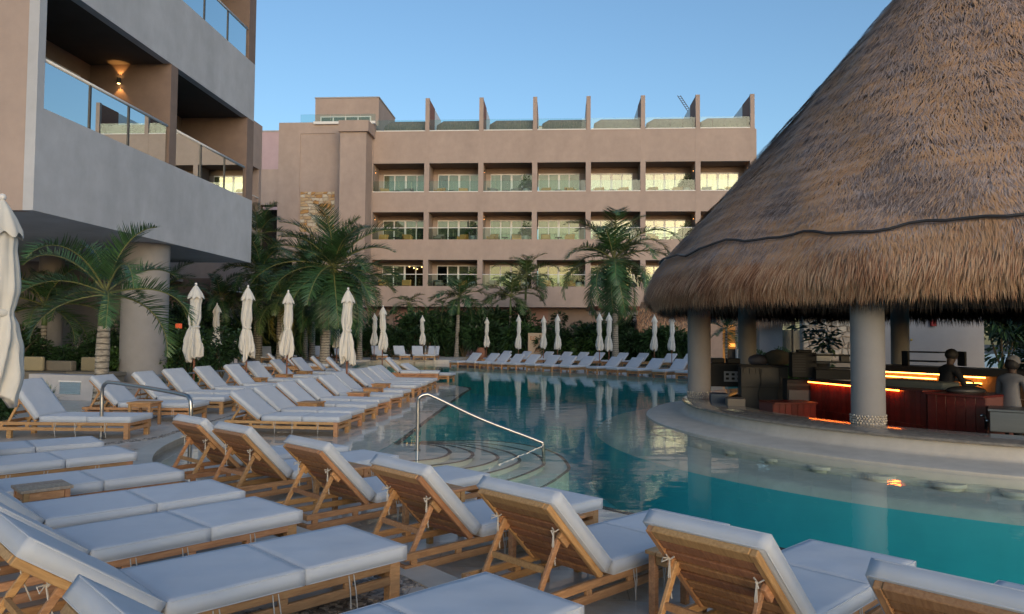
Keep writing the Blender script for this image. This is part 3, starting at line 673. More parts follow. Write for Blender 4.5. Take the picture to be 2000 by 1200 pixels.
# ------------------------------------------------------------------ steel handrails
def rail(label, pts, r=.024, extra=()):
    t = thing('handrail', label, 'handrail', (0, 0, 0), 0, 'steel pool handrails')
    MB().tube(spline(pts, 8), r, 12).build('rail_tube', STEEL, t, smooth=True)
    for p in extra:
        MB().cyl(p[0], p[1], p[2], p[2] + .012, .05, 16).build('base_flange', STEEL, t, autos=40)
    return t
a = at(815, 880, z=-.045); b = at(1060, 868, z=0.0)
ht = .755
dv = (Vector((b.x, b.y, 0)) - Vector((a.x, a.y, 0)))
A3 = Vector((a.x, a.y, 0))
rail('sloping steel handrail going down the curved pool steps', [A3 + Vector((0, 0, -.045)), A3 + Vector((0, 0, .35)), A3 + Vector((0, 0, ht - .12)), A3 + Vector((.02, 0, ht - .03)), A3 + dv * .06 + Vector((0, 0, ht + .012)), A3 + dv * .13 + Vector((0, 0, ht - .03)), A3 + dv * .5 + Vector((0, 0, ht * .52)), A3 + dv * .95 + Vector((0, 0, .06)), A3 + dv * 1.0 + Vector((0, 0, -.01)), A3 + dv * 1.01 + Vector((0, 0, -.3))], .026, [(a.x, a.y, -.045)])
a = at(197, 858, z=DZ); b = Vector((-4.74, 9.28, -.045))
q0 = Vector((a.x, a.y, 0)); q1 = Vector((b.x, b.y, 0)); z0, z1 = .92, .84
rail('steel handrail loop over the curved white rim at left', [q0 + Vector((0, 0, DZ)), q0 + Vector((0, 0, .5)), q0 + Vector((0, 0, z0 - .12)), q0.lerp(q1, .04) + Vector((0, 0, z0 - .02)), q0.lerp(q1, .12) + Vector((0, 0, z0)), q0.lerp(q1, .5) + Vector((0, 0, (z0 + z1) / 2 + .01)), q0.lerp(q1, .9) + Vector((0, 0, z1)), q0.lerp(q1, .98) + Vector((0, 0, z1 - .04)), q1 + Vector((0, 0, z1 - .16)), q1 + Vector((0, 0, .4)), q1 + Vector((0, 0, -.04))], .026, [(q0.x, q0.y, DZ), (q1.x, q1.y, -.045)])
t = rail('low dark steel railing beside the left umbrella', [(-9.7, 16.6, .09), (-9.7, 16.6, .5), (-9.62, 16.7, .62), (-9.4, 17.2, .64), (-8.9, 19.0, .66), (-8.6, 20.0, .62), (-8.58, 20.1, .5), (-8.58, 20.1, .09)], .02)
for x in (0, .55):
    p = (-8.0 + x, 43.85, 0)
    rail('left ladder rail at the far pool edge' if x == 0 else 'right ladder rail at the far pool edge', [(p[0], p[1] - .3, -.6), (p[0], p[1] - .25, .6), (p[0], p[1] - .15, .98), (p[0], p[1] + .05, 1.05), (p[0], p[1] + .3, .95), (p[0], p[1] + .35, .6), (p[0], p[1] + .35, .21)], .022)

# ------------------------------------------------------------------ thatched bar
RC = Vector((8.9, 16.3, 0))
prof = [(.15, 10.75), (.6, 10.25), (1.5, 9.2), (2.67, 7.8), (3.55, 6.7), (4.5, 5.6), (5.35, 4.6), (5.95, 3.95), (6.4, 3.42), (6.74, 3.02), (6.93, 2.72), (6.87, 2.54)]
def prof_at(s):
    n = len(prof) - 1; f = min(max(s, 0), .9999) * n; i = int(f); f -= i
    return prof[i][0] * (1 - f) + prof[i + 1][0] * f, prof[i][1] * (1 - f) + prof[i + 1][1] * f
hut = thing('thatched_bar_roof', 'huge conical palm-thatch roof over the pool bar at right', 'thatched roof', RC)
def roof_core():
    n = 128; vs = []; P2 = [prof_at(i / 60) for i in range(61)]
    for r, z in P2:
        for k in range(n):
            a = 2 * PI * k / n; w_ = 1 + .012 * math.sin(a * 7 + z) + .008 * math.sin(a * 17 + z * 3)
            vs.append((r * w_ * math.cos(a), r * w_ * math.sin(a), z))
    mb = MB(); mb.add(vs, [(i * n + k, (i + 1) * n + k, (i + 1) * n + (k + 1) % n, i * n + (k + 1) % n) for i in range(60) for k in range(n)])
    # underside: darker copy of the core, shade under the roof put into colour
    inner = [(6.87, 2.54), (6.3, 2.58), (5.4, 3.3), (3.5, 5.6), (1.5, 8.1), (.1, 9.8)]
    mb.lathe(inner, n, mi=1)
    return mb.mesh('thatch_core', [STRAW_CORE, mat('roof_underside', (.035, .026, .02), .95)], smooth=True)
link('thatch_core', roof_core(), hut)
def strands(count, smin, smax, lmin, lmax, wdt, name, m, seed, hang=0, lift=.05, jit=.16, center_az=None, span=115, parent=None, profile=prof_at, rmul=1.0):
    g_ = np.random.default_rng(seed)
    S = np.sqrt(g_.uniform(smin ** 2, smax ** 2, count)) if not hang else g_.uniform(smin, smax, count)
    az0 = math.atan2(-RC.y, -RC.x) if center_az is None else center_az
    A = az0 + g_.uniform(-R_(span), R_(span), count)
    tab = np.array([profile(s) for s in np.linspace(0, .9999, 400)])
    idx = np.linspace(0, .9999, 400)
    r = np.interp(S, idx, tab[:, 0]); z = np.interp(S, idx, tab[:, 1])
    r2 = np.interp(np.minimum(S + .01, .9999), idx, tab[:, 0]); z2 = np.interp(np.minimum(S + .01, .9999), idx, tab[:, 1])
    r0 = np.interp(np.maximum(S - .01, 0), idx, tab[:, 0]); z0 = np.interp(np.maximum(S - .01, 0), idx, tab[:, 1])
    dr, dz = r2 - r0, z2 - z0; L = np.hypot(dr, dz); dr /= L; dz /= L
    if hang:
        dr = dr * (1 - hang) + g_.normal(0, .05, count) ; dz = dz * (1 - hang) - hang; L = np.hypot(dr, dz); dr /= L; dz /= L
    cl = .5 + .5 * np.sin(A * 23 + S * 40) * np.sin(A * 9 - S * 31)
    tj = g_.normal(0, jit, count) + .14 * np.sin(A * 11 + S * 24) + .07 * np.sin(A * 37 - S * 60)
    ca, sa = np.cos(A), np.sin(A)
    # direction = down-slope + sideways
    dx = dr * ca - tj * sa; dy = dr * sa + tj * ca
    nx, ny, nz = -dz * ca, -dz * sa, dr
    ln = g_.uniform(lmin, lmax, count); lf = g_.uniform(.2, 1, count) * lift
    w_ = wdt * g_.uniform(.6, 1.4, count)
    wob = 1 + .012 * np.sin(A * 7 + z) + .008 * np.sin(A * 17 + z * 3)
    bx, by, bz = r * rmul * wob * ca, r * rmul * wob * sa, z
    sx, sy = -sa, ca
    V = np.empty((count, 5, 3))
    off0 = .012 + .03 * cl + (.020 * ((S * 34 + .15 * np.sin(A * 13)) % 1.0) if not hang else 0)
    for k, (f, ww, lift_k) in enumerate(((0, -.5, 0), (0, .5, 0), (.5, .5, .6), (.5, -.5, .6), (1, 0, 1))):
        V[:, k, 0] = bx + dx * ln * f + nx * (off0 + lf * lift_k) + sx * ww * w_
        V[:, k, 1] = by + dy * ln * f + ny * (off0 + lf * lift_k) + sy * ww * w_
        V[:, k, 2] = bz + dz * ln * f + nz * (off0 + lf * lift_k) - (.25 * ln * f * f * hang * .4 if hang else 0)
    me = bpy.data.meshes.new(name)
    me.vertices.add(count * 5); me.vertices.foreach_set('co', V.reshape(-1))
    base = (np.arange(count) * 5)[:, None]
    loops = (base + np.array([[0, 1, 2, 3, 3, 2, 4]])).reshape(-1)
    me.loops.add(count * 7); me.loops.foreach_set('vertex_index', loops.astype(np.int32))
    st = np.stack([np.arange(count) * 7, np.arange(count) * 7 + 4], 1).reshape(-1); tot = np.tile([4, 3], count)
    me.polygons.add(count * 2); me.polygons.foreach_set('loop_start', st.astype(np.int32)); me.polygons.foreach_set('loop_total', tot.astype(np.int32))
    me.materials.append(m); me.update(calc_edges=True); me.validate()
    o = link(name, me, parent or hut); tag(o, kind='stuff'); return o
strands(210000, .05, .84, .14, .34, .0115, 'thatch', STRAW, 1, lift=.04, jit=.23)
strands(60000, .76, .97, .25, .5, .014, 'eave_thatch', STRAW_E, 2, hang=.35, lift=.12, jit=.10, span=125)
strands(34000, .88, .999, .2, .42, .013, 'fringe_thatch', STRAW_E, 3, hang=.85, lift=.10, jit=.10, span=180)
strands(16000, .97, .999, .3, .55, .014, 'inner_fringe_thatch', mat('shaded_straw', (.05, .035, .025), .9, island=.4), 4, hang=.95, lift=-.25, jit=.12, span=180, rmul=.985)  # near-black straw copy paints the shade under the eave
rp = []
for k in range(181):
    a = 2 * PI * k / 180; zz = 3.30 + .05 * math.sin(a * 9) + .04 * math.sin(a * 23 + 1) + .02 * math.sin(a * 51); rr = 6.66 + (3.30 - zz) * .75
    rr *= 1 + .012 * math.sin(a * 7 + zz) + .008 * math.sin(a * 17 + zz * 3); rp.append((rr * math.cos(a), rr * math.sin(a), zz))
MB().tube(rp, .024, 6).build('binding_rope', DARKM, hut)
for k in range(24):
    a = 2 * PI * k / 24
    mb = MB(); mb.bar((6.2 * math.cos(a), 6.2 * math.sin(a), 2.62), (.3 * math.cos(a), .3 * math.sin(a), 9.5), .09, .09); mb.build('rafter', POLE, hut)

# island ledge
isl = thing('bar_counter', 'curved swim-up bar counter of pale plaster with polished stone top', 'bar counter', (BARC[0], BARC[1], 0))
MB().lathe([(5.1, .27), (6.03, .27), (6.06, .285), (6.06, .31), (6.03, .325), (5.1, .325)], 160).build('stone_top', MARBLE, isl, autos=40)
MB().lathe([(5.12, -.9), (5.12, .268)], 128).build('inner_face', TILE_R, isl)
MB().lathe([(5.99, .268), (6.0, .12), (6.03, .085), (6.10, .07), (6.72, .05), (6.80, .02), (6.81, -.35)], 160).build('outer_ledge', PLASTER, isl, autos=50)
MB().lathe([(5.5, -.22), (7.70, -.22), (7.78, -.25), (7.85, -.34)], 160).build('submerged_bench', PLASTER, isl, autos=50)
MB().lathe([(7.85, -.34), (7.95, -1.32)], 160).build('bench_face', BASIN, isl, autos=50)
for px, py in ((1335, 850), (1380, 862), (1437, 875), (1515, 889), (1606, 904), (1720, 921), (1852, 937), (1990, 952)):
    p = at(px, py, z=-.10)
    t = thing('bar_stool', f'pale round seat under the water along the bar, {["first","second","third","fourth","fifth","sixth","seventh","eighth"][[1335,1380,1437,1515,1606,1720,1852,1990].index(px)]} from the left', 'bar stool', (p.x, p.y, -.219), 0, 'round underwater seats')
    MB().cyl(0, 0, .04, .085, .20, 28).build('seat', PLASTER, t, autos=40); MB().cyl(0, 0, .0, .039, .16, 20).build('pedestal', PLASTER, t, autos=40)
# bar floor
MB().cyl(BARC[0], BARC[1], -.9, -.30, 5.13, 64).build('bar_floor', mat('bar_floor_dark', (.05, .045, .04), .5), None)['kind'] = 'structure'
bpy.context.view_layer.update()
cols = [((4.75, 11.8), .245, .325, 'stout round column at the right carrying the thatched roof, nearest of four'), ((3.03, 16.4), .245, .325, 'round column at the left end of the thatched bar'),
        ((5.2, 21.0), .245, -.3, 'round column behind the grill at the back of the bar'), ((9.9, 22.3), .245, -.3, 'round column just right of the nearest one, at the back of the bar')]
for (x, y), r, z0, l in cols:
    t = thing('round_column', l, 'column', (x, y, 0), 0, 'columns of the thatched bar')
    MB().cyl(0, 0, z0, 3.35, r, 40).build('shaft', COLM, t, autos=40)
    if z0 > 0:
        rr = random.Random(int(x * 10)); pb = MB()
        for row in range(4):
            for k in range(34):
                a = 2 * PI * (k + .5 * (row % 2)) / 34 + rr.uniform(-.03, .03)
                pb.ball(((r + .002) * math.cos(a), (r + .002) * math.sin(a), z0 + .025 + row * .036 + rr.uniform(-.004, .004)), rr.uniform(.013, .021), 1, 1, 1, 6)
        o = pb.build('pebble_band', mat('band_pebble', (.46, .40, .32), .5, island=.4), t, smooth=True); tag(o, kind='stuff')

# tiled benches and strip lights inside the bar
def tile_wall(parent, p0, p1, z0, z1, tw, th, off=.012, seed=1):
    p0 = Vector((*p0, 0)); p1 = Vector((*p1, 0)); d = p1 - p0; L = d.length; d.normalize(); nrm = Vector((d.y, -d.x, 0))
    me = None; n = int(L / tw); rows = max(1, round((z1 - z0) / th)); hh = (z1 - z0) / rows; tw = L / n
    mb = MB(); mb.box(.004, tw - .004, -.014, 0, .004, hh - .004); me = mb.mesh('tile', TILE_R, bevel=.002, segs=1)
    ang = math.atan2(d.y, d.x)
    for j in range(rows):
        for i in range(n):
            p = p0 + d * (i * tw) - nrm * (-.0) ; link('tile', me, parent, (p.x, p.y, z0 + j * hh), (0, 0, ang))
def bench(name, label, cat, p0, p1, z0, z1, depth, tw, th, led=None, top=TILE_R):
    t = thing(name, label, cat, (0, 0, 0))
    P0 = Vector((*p0, 0)); P1 = Vector((*p1, 0)); d = (P1 - P0).normalized(); nrm = Vector((-d.y, d.x, 0))
    mb = MB(); mb.prism([tuple((P0 + nrm * .001)[:2]), tuple((P1 + nrm * .001)[:2]), tuple((P1 + nrm * depth)[:2]), tuple((P0 + nrm * depth)[:2])], z0, z1)
    mb.build('core', GROUT, t)
    mb = MB(); o_ = -.075
    mb.prism([tuple((P0 + nrm * o_)[:2]), tuple((P1 + nrm * o_)[:2]), tuple((P1 + nrm * (depth + .01))[:2]), tuple((P0 + nrm * (depth + .01))[:2])], z1 + .002, z1 + .032); mb.build('bench_top', top, t)
    tile_wall(t, p0, p1, z0, z1, tw, th)
    if led:
        a, b = P0.lerp(P1, led[0]), P0.lerp(P1, led[1])
        mb = MB(); mb.bar((a - nrm * .058 + Vector((0, 0, z1 - .010)))[:], (b - nrm * .058 + Vector((0, 0, z1 - .010)))[:], .022, .020); mb.build('led_strip', LED, t)
    return t
def W(px, dist):      # a floor-plan point on the sight line through column px at that depth
    p = at(px, 650, Y=dist); return (p.x, p.y)
bench('tiled_bench', 'long bench wall of narrow dark red tiles with glowing orange strip', 'bench', W(1583, 15.2), W(1808, 12.4), -.3, .78, .5, .11, .54, (.0, .82))
bench('tiled_bench', 'dark red tiled block at right of the bar without strip light', 'bench', W(1810, 12.3), W(1924, 11.6), -.3, .76, .9, .14, .53)
bench('tiled_bench', 'low red tiled seat box left of the glowing bench', 'bench', W(1508, 14.0), W(1592, 14.2), -.3, .42, .5, .11, .5, None)
t = thing('glow_tinted_bench', 'wide seat coloured by the orange glow, below the glowing bench', 'bench', (0, 0, 0))
q = [W(1512, 13.2), W(1640, 11.9), W(1730, 11.6), W(1790, 12.3), W(1600, 14.4), W(1560, 14.0)]
mb = MB(); mb.prism(q, .06, .12); mb.build('seat_slab', mat('seat_strip_glow', (.30, .11, .05), .45, .1, 5), t); mb = MB(); mb.prism([(x * .995 + .03, y * .995 + .07) for x, y in q], -.3, .058); mb.build('seat_base', MACHG, t)  # orange light of the strip is put into the seat slab colour
# back counter with amber strips
t = thing('back_counter', 'dark back counter with amber lit underside behind the bar staff', 'bar counter', (0, 0, 0))
P0, P1 = Vector((*W(1700, 17.4), 0)), Vector((*W(2040, 14.2), 0)); dd = (P1 - P0).normalized(); nn = Vector((-dd.y, dd.x, 0))
mb = MB(); mb.prism([tuple((P0)[:2]), tuple(P1[:2]), tuple((P1 + nn * .8)[:2]), tuple((P0 + nn * .8)[:2])], .92, 1.06); mb.build('counter_top', mat('counter_dark', (.05, .04, .035), .35), t)
mb = MB(); mb.prism([tuple((P0 + nn * .35)[:2]), tuple((P1 + nn * .35)[:2]), tuple((P1 + nn * .8)[:2]), tuple((P0 + nn * .8)[:2])], -.3, .919); mb.build('counter_front', mat('counter_wood', (.16, .10, .055), .5, .3, 6), t)
for f0, f1, zz in ((.02, .40, .90), (.50, .66, .88), (.02, .38, .80), (.52, .64, .76), (.90, .995, .86)):
    a, b = P0.lerp(P1, f0) + nn * .25, P0.lerp(P1, f1) + nn * .25
    mb = MB(); mb.bar((a + Vector((0, 0, zz)))[:], (b + Vector((0, 0, zz)))[:], .02, .022); mb.build('led_strip', LEDY, t)
t = thing('back_shelf', 'dark open shelf standing on the back counter', 'shelf', (0, 0, 0))
for z in (1.16, 1.36):
    mb = MB(); p, q = Vector((*W(1768, 17.2), z)), Vector((*W(1840, 16.6), z)); mb.bar(p, q, .35, .03); mb.build('shelf_board', MACH, t)
for px in (1768, 1878):
    mb = MB(); p = W(px, 16.9); mb.box(p[0] - .02, p[0] + .02, p[1] - .15, p[1] + .15, 1.06, 1.38); mb.build('upright', MACH, t)
# green cushion roll on the bench
t = thing('bench_cushion', 'long grey-green cushion lying along the top of the tiled bench', 'cushion', (0, 0, 0))
p, q = Vector((*W(1738, 13.7), .85)), Vector((*W(1858, 12.8), .84)); mb = MB(); mb.bar(p, q, .5, .16); mb.build('cushion', mat('olive_cushion', (.10, .105, .085), .9), t, bevel=.05, segs=3, smooth=True)
t = thing('folded_cloth', 'folded dark cloth at the right end of the bench cushion', 'cloth', (0, 0, 0))
mb = MB(); p = W(1885, 12.3); mb.ball((p[0], p[1], .82), .22, 1.4, .8, .35, 12, jit=.05); mb.build('cloth', MACHG, t, smooth=True)
# stainless fridge at the far right
t = thing('steel_fridge', 'low stainless steel cabinet at the right edge behind the counter', 'fridge', (0, 0, 0))
p = W(1930, 11.0); q = W(2065, 10.6); mb = MB()
P0 = Vector((*p, 0)); P1 = Vector((*q, 0)); dd = (P1 - P0).normalized(); nn = Vector((-dd.y, dd.x, 0))
SS = mat('brushed_steel', (.22, .215, .21), .35, metal=.85, noise=.1, nscale=4, stretch=(1, 1, 30))
mb.prism([tuple(P0[:2]), tuple(P1[:2]), tuple((P1 + nn * .7)[:2]), tuple((P0 + nn * .7)[:2])], .33, .62); mb.build('cabinet', SS, t, bevel=.008, segs=1)
mb = MB(); mb.prism([tuple((P0 - nn * .02 - dd * .02)[:2]), tuple((P1 - nn * .02)[:2]), tuple((P1 + nn * .7)[:2]), tuple((P0 + nn * .7 - dd * .02)[:2])], .622, .65); mb.build('worktop', SS, t)
t = thing('tap', 'small chrome tap beside the steel cabinet', 'tap', (0, 0, 0)); p = W(1922, 11.3)
MB().tube([(p[0], p[1], .33), (p[0], p[1], .5), (p[0] - .03, p[1], .54), (p[0] - .08, p[1] - .02, .52)], .018, 8).build('spout', STEEL, t, smooth=True)
MB().ball((p[0] + .02, p[1], .45), .035, n=8).build('handle', STEEL, t, smooth=True)

# machines at the left of the bar
def boxthing(name, label, cat, px0, px1, Y, z0, z1, dep, m, extra=None, rz=-.12):
    a, b = W(px0, Y), W(px1, Y); wd = math.hypot(b[0] - a[0], b[1] - a[1])
    t = thing(name, label, cat, ((a[0] + b[0]) / 2, (a[1] + b[1]) / 2, 0), rz)
    mb = MB(); mb.box(-wd / 2, wd / 2, 0, dep, z0, z1); mb.build('body', m, t, bevel=.012, segs=2)
    if extra: extra(t, wd)
    return t
def grill(t, w_):
    for s in (-.25, .25):
        mb = MB(); mb.box(s * w_ - .21 * w_, s * w_ + .21 * w_, .02, .5, 1.05, 1.16); mb.build('lid', MACH, t, bevel=.02, segs=2)
    mb = MB(); mb.box(-.05, w_ / 2 - .05, -.012, -.002, .62, .86); mb.build('control_panel', mat('panel_pale', (.30, .30, .32), .5), t)
    for i in range(3):
        for j in range(2):
            mb = MB(); mb.box(-.01 + i * .13, .06 + i * .13, -.03, -.013, .665 + j * .1, .72 + j * .1); mb.build('knob', MACH, t, bevel=.008, segs=1)
boxthing('grill', 'black bar machine with pale control panel beside the left column', 'grill', 1388, 1448, 17.6, .50, 1.04, .55, MACH, grill)
def cab(t, w_):
    mb = MB(); mb.box(-w_ / 2 - .02, w_ / 2 + .02, -.02, .6, 1.002, 1.04); mb.build('worktop', MACH, t)
    for i in range(4):
        mb = MB(); mb.box(-w_ / 2 + .05 + i * .13, -w_ / 2 + .12 + i * .13, -.03, -.002, .86, .97); mb.build('handle', MACHG, t)
    for k in (.3, -.1):
        MB().tube([(k, -.02, .98), (k + .03, -.04, .7), (k - .04, -.03, .4), (k + .02, -.03, .1)], .009, 6).build('cable', BLACK, t)
    mb = MB(); mb.box(-w_ / 2, w_ / 2, -.02, -.002, .55, .57); mb.build('trim_strip', BLACK, t)
boxthing('prep_cabinet', 'grey metal prep cabinet with dangling cables behind the counter', 'cabinet', 1448, 1537, 16.6, -.3, 1.0, .6, MACHG, cab)
def stack(t, w_):
    for i in range(7):
        mb = MB(); mb.box(-w_ / 2 - .008, .02, -.014, -.002, .93 + i * .055, .955 + i * .055); mb.build('vent_slat', BLACK, t)
    mb = MB(); mb.box(-w_ / 4, w_ / 3, .05, .3, 1.342, 1.40); mb.build('lid', MACH, t, bevel=.01, segs=1)
boxthing('ice_machine', 'tall black louvred machine standing right of the covered lumps', 'machine', 1548, 1594, 15.9, .82, 1.34, .45, MACH, stack)
def fr(t, w_):
    mb = MB(); mb.box(-w_ / 2 + .03, w_ / 2 - .03, -.02, -.002, .0, .6); mb.build('door', mat('slate_blue_metal', (.035, .045, .055), .45), t, bevel=.006, segs=1)
    mb = MB(); mb.box(-w_ / 2, w_ / 2, -.03, -.002, .68, .72); mb.build('handle', BLACK, t)
boxthing('under_counter_fridge', 'dark blue-grey low fridge left of the glowing bench', 'fridge', 1537, 1586, 15.3, -.3, .80, .5, MACH, fr)
def rack(t, w_):
    for z in (1.02, 1.14): 
        mb = MB(); mb.box(-w_ / 2, w_ / 2, -.01, .35, z, z + .025); mb.build('shelf_board', MACH, t)
    mb = MB(); mb.box(-w_ / 2, w_ / 2, 0, .35, 1.28, 1.31); mb.build('shelf_board', MACH, t)
    mb = MB(); mb.box(w_ / 2 - .2, w_ / 2 - .04, .1, .3, 1.17, 1.279); mb.build('till', MACHG, t)
boxthing('bar_shelf', 'dark stepped shelf unit between the machine and the big column', 'shelf', 1594, 1664, 15.6, .80, 1.0, .4, MACH, rack)
t = thing('bagged_bundle', 'grey plastic bundle lying on the prep cabinet, the left of two', 'bundle', (*W(1487, 17.2), 0), 0, 'covered bundles on the prep cabinet'); MB().ball((0, .3, 1.13), .22, 1.05, .8, .62, 14, jit=.05).build('bundle', mat('bag_grey', (.10, .10, .13), .5), t, smooth=True)
t = thing('bagged_bundle', 'larger olive canvas bundle right of the grey one', 'bundle', (*W(1525, 17.2), 0), 0, 'covered bundles on the prep cabinet'); MB().ball((0, .3, 1.18), .30, 1.1, .8, .66, 14, jit=.05).build('bundle', mat('bag_olive', (.075, .07, .055), .8), t, smooth=True)
boxthing('low_cabinet', 'low cream box behind the counter, right of the left column', 'cabinet', 1421, 1455, 14.6, -.3, .46, .5, CREAM)
boxthing('crate', 'deep blue crate behind the left column foot', 'crate', 1388, 1421, 15.3, .1, .50, .4, mat('blue_plastic', (.008, .03, .06), .5))

# ------------------------------------------------------------------ bar staff
def person(label, loc, rz, J, Rr, edges, shirt, trousers, hatfn=None, long_sleeve=True):
    t = thing('person', label, 'person', loc, rz)
    me = bpy.data.meshes.new('body'); names = list(J); me.from_pydata([J[k] for k in names], [(names.index(a), names.index(b)) for a, b in edges], [])
    o = bpy.data.objects.new('body', me); COL.objects.link(o)
    o.modifiers.new('s', 'SKIN'); s = o.modifiers.new('u', 'SUBSURF'); s.levels = 2; s.render_levels = 2
    for i, k in enumerate(names):
        v = me.skin_vertices[0].data[i]; r = Rr[k]; v.radius = r if isinstance(r, tuple) else (r, r); v.use_root = (k == 'pelvis')
    dg = bpy.context.evaluated_depsgraph_get(); ev = bpy.data.meshes.new_from_object(o.evaluated_get(dg))
    bpy.data.objects.remove(o)
    ev.materials.clear()
    for mm in (SKIN, shirt, trousers): ev.materials.append(mm)
    hands = [Vector(J[k]) for k in J if 'hand' in k or 'fing' in k or 'thumb' in k]
    for p in ev.polygons:
        c = p.center; mi = 1
        if c.z > J['neck'][2] + .0: mi = 0
        elif min((c - h).length for h in hands) < .075: mi = 0
        elif c.z < J['pelvis'][2] - .02 and abs(c.x) < .3 : mi = 2
        p.material_index = mi; p.use_smooth = True
    b = link('body', ev, t)
    return t
def figure(label, loc, rz, shirt, trousers, armR, armL, H_=1.75, hat=False, lean=.08):
    k = H_ / 1.75
    J = dict(pelvis=(0, 0, .95), waist=(0, lean * .3, 1.1), chest=(0, lean * .7, 1.28), upper=(0, lean, 1.40), neck=(0, lean * 1.15, 1.47), headb=(0, lean * 1.35, 1.55), headm=(0, lean * 1.5 + .01, 1.63), headt=(0, lean * 1.5, 1.70))
    Rr = dict(pelvis=(.15, .11), waist=(.13, .10), chest=(.155, .11), upper=(.13, .085), neck=.052, headb=(.066, .078), headm=(.078, .095), headt=(.055, .065))
    E = [('pelvis', 'waist'), ('waist', 'chest'), ('chest', 'upper'), ('upper', 'neck'), ('neck', 'headb'), ('headb', 'headm'), ('headm', 'headt')]
    for s, n_, arm in ((1, 'R', armR), (-1, 'L', armL)):
        sh = Vector((s * .18, lean, 1.38)); J['sh' + n_] = tuple(sh); Rr['sh' + n_] = .062; E.append(('upper', 'sh' + n_))
        J['el' + n_] = arm[0]; Rr['el' + n_] = .046; E.append(('sh' + n_, 'el' + n_)); J['wr' + n_] = arm[1]; Rr['wr' + n_] = .03; E.append(('el' + n_, 'wr' + n_))
        dv_ = (Vector(arm[1]) - Vector(arm[0])).normalized(); sd_ = dv_.cross(Vector((0, 0, 1))).normalized()
        hp = Vector(arm[1]) + dv_ * .06; J['hand' + n_] = tuple(hp); Rr['hand' + n_] = (.036, .018); E.append(('wr' + n_, 'hand' + n_))
        for fi in range(4):
            o_ = (fi - 1.5) * .018; L_ = (.075, .085, .08, .062)[fi]
            f1 = hp + dv_ * .035 + sd_ * o_; f2 = f1 + dv_ * L_ * .5 - Vector((0, 0, .012)); f3 = f2 + dv_ * L_ * .45 - Vector((0, 0, .03))
            for q_, (nm, p_) in enumerate((('fa', f1), ('fb', f2), ('fc', f3))):
                J[f'fing{nm}{fi}{n_}'] = tuple(p_); Rr[f'fing{nm}{fi}{n_}'] = .009
            E += [('hand' + n_, f'fingfa{fi}{n_}'), (f'fingfa{fi}{n_}', f'fingfb{fi}{n_}'), (f'fingfb{fi}{n_}', f'fingfc{fi}{n_}')]
        th = Vector(arm[1]) + dv_ * .03 - sd_ * s * .035 - Vector((0, 0, .01)); J['thumb' + n_] = tuple(th); Rr['thumb' + n_] = .011; E.append(('wr' + n_, 'thumb' + n_))
        J['thumbb' + n_] = tuple(th + dv_ * .04 - sd_ * s * .01); Rr['thumbb' + n_] = .009; E.append(('thumb' + n_, 'thumbb' + n_))
        J['hip' + n_] = (s * .09, 0, .88); Rr['hip' + n_] = .09; E.append(('pelvis', 'hip' + n_))
        J['kn' + n_] = (s * .10, .02, .48); Rr['kn' + n_] = .058; E.append(('hip' + n_, 'kn' + n_)); J['an' + n_] = (s * .10, -.02, .08); Rr['an' + n_] = .04; E.append(('kn' + n_, 'an' + n_))
        J['toe' + n_] = (s * .11, .15, .035); Rr['toe' + n_] = (.04, .03); E.append(('an' + n_, 'toe' + n_))
    J = {a: tuple(c * k for c in v) for a, v in J.items()}
    t = person(label, loc, rz, J, Rr, E, shirt, trousers)
    hm = Vector(J['headm'])
    mb = MB(); mb.ball((0, .085, -.03), .016, .8, 1.3, 1.4, 8); mb.build('nose', SKIN, t, smooth=True).location = hm
    for s in (1, -1):
        mb = MB(); mb.ball((s * .08, 0, -.01), .02, .45, .8, 1.3, 8); mb.build('ear', SKIN, t, smooth=True).location = hm
        mb = MB(); mb.ball((s * .03, .088, .012), .009, 1.2, .6, .8, 8); mb.build('eye', HAIR, t, smooth=True).location = hm
    mb = MB(); mb.ball((0, .088, -.06), .02, 1.1, .4, .35, 8); mb.build('mouth', mat('lips', (.18, .06, .05), .5), t, smooth=True).location = hm
    if hat:
        mb = MB(); mb.lathe([(.001, .13), (.05, .125), (.09, .085), (.10, .03), (.102, .0)], 20); mb.build('cap_crown', CLG, t, smooth=True).location = hm
        mb = MB(); mb.prism([(-.08, .07), (.08, .07), (.07, .16), (0, .19), (-.07, .16)], .0, .012); mb.build('cap_brim', CLG, t).location = hm
    mb = MB(); mb.ball((0, -.02,   .018 if not hat else -.012), .108, .93, 1.02, .95, 14, jit=.015); mb.build('hair', HAIR, t, smooth=True).location = hm
    return t
p = W(1838, 13.4)
figure('person in black clothes leaning over the bar and reaching to the right', (p[0], p[1], -.30), R_(-75), CLD, CLD, ((.26, .22, 1.12), (.20, .47, 1.14)), ((-.24, .30, 1.22), (-.14, .56, 1.20)), 1.78, lean=.14)
p = W(1970, 11.9)
figure('person in pale grey uniform and cap standing at the right edge', (p[0], p[1], -.30), R_(-60), CLG, CLD, ((.25, .10, 1.08), (.16, .33, 1.02)), ((-.25, .12, 1.08), (-.12, .36, 1.05)), 1.69, hat=True, lean=.06)

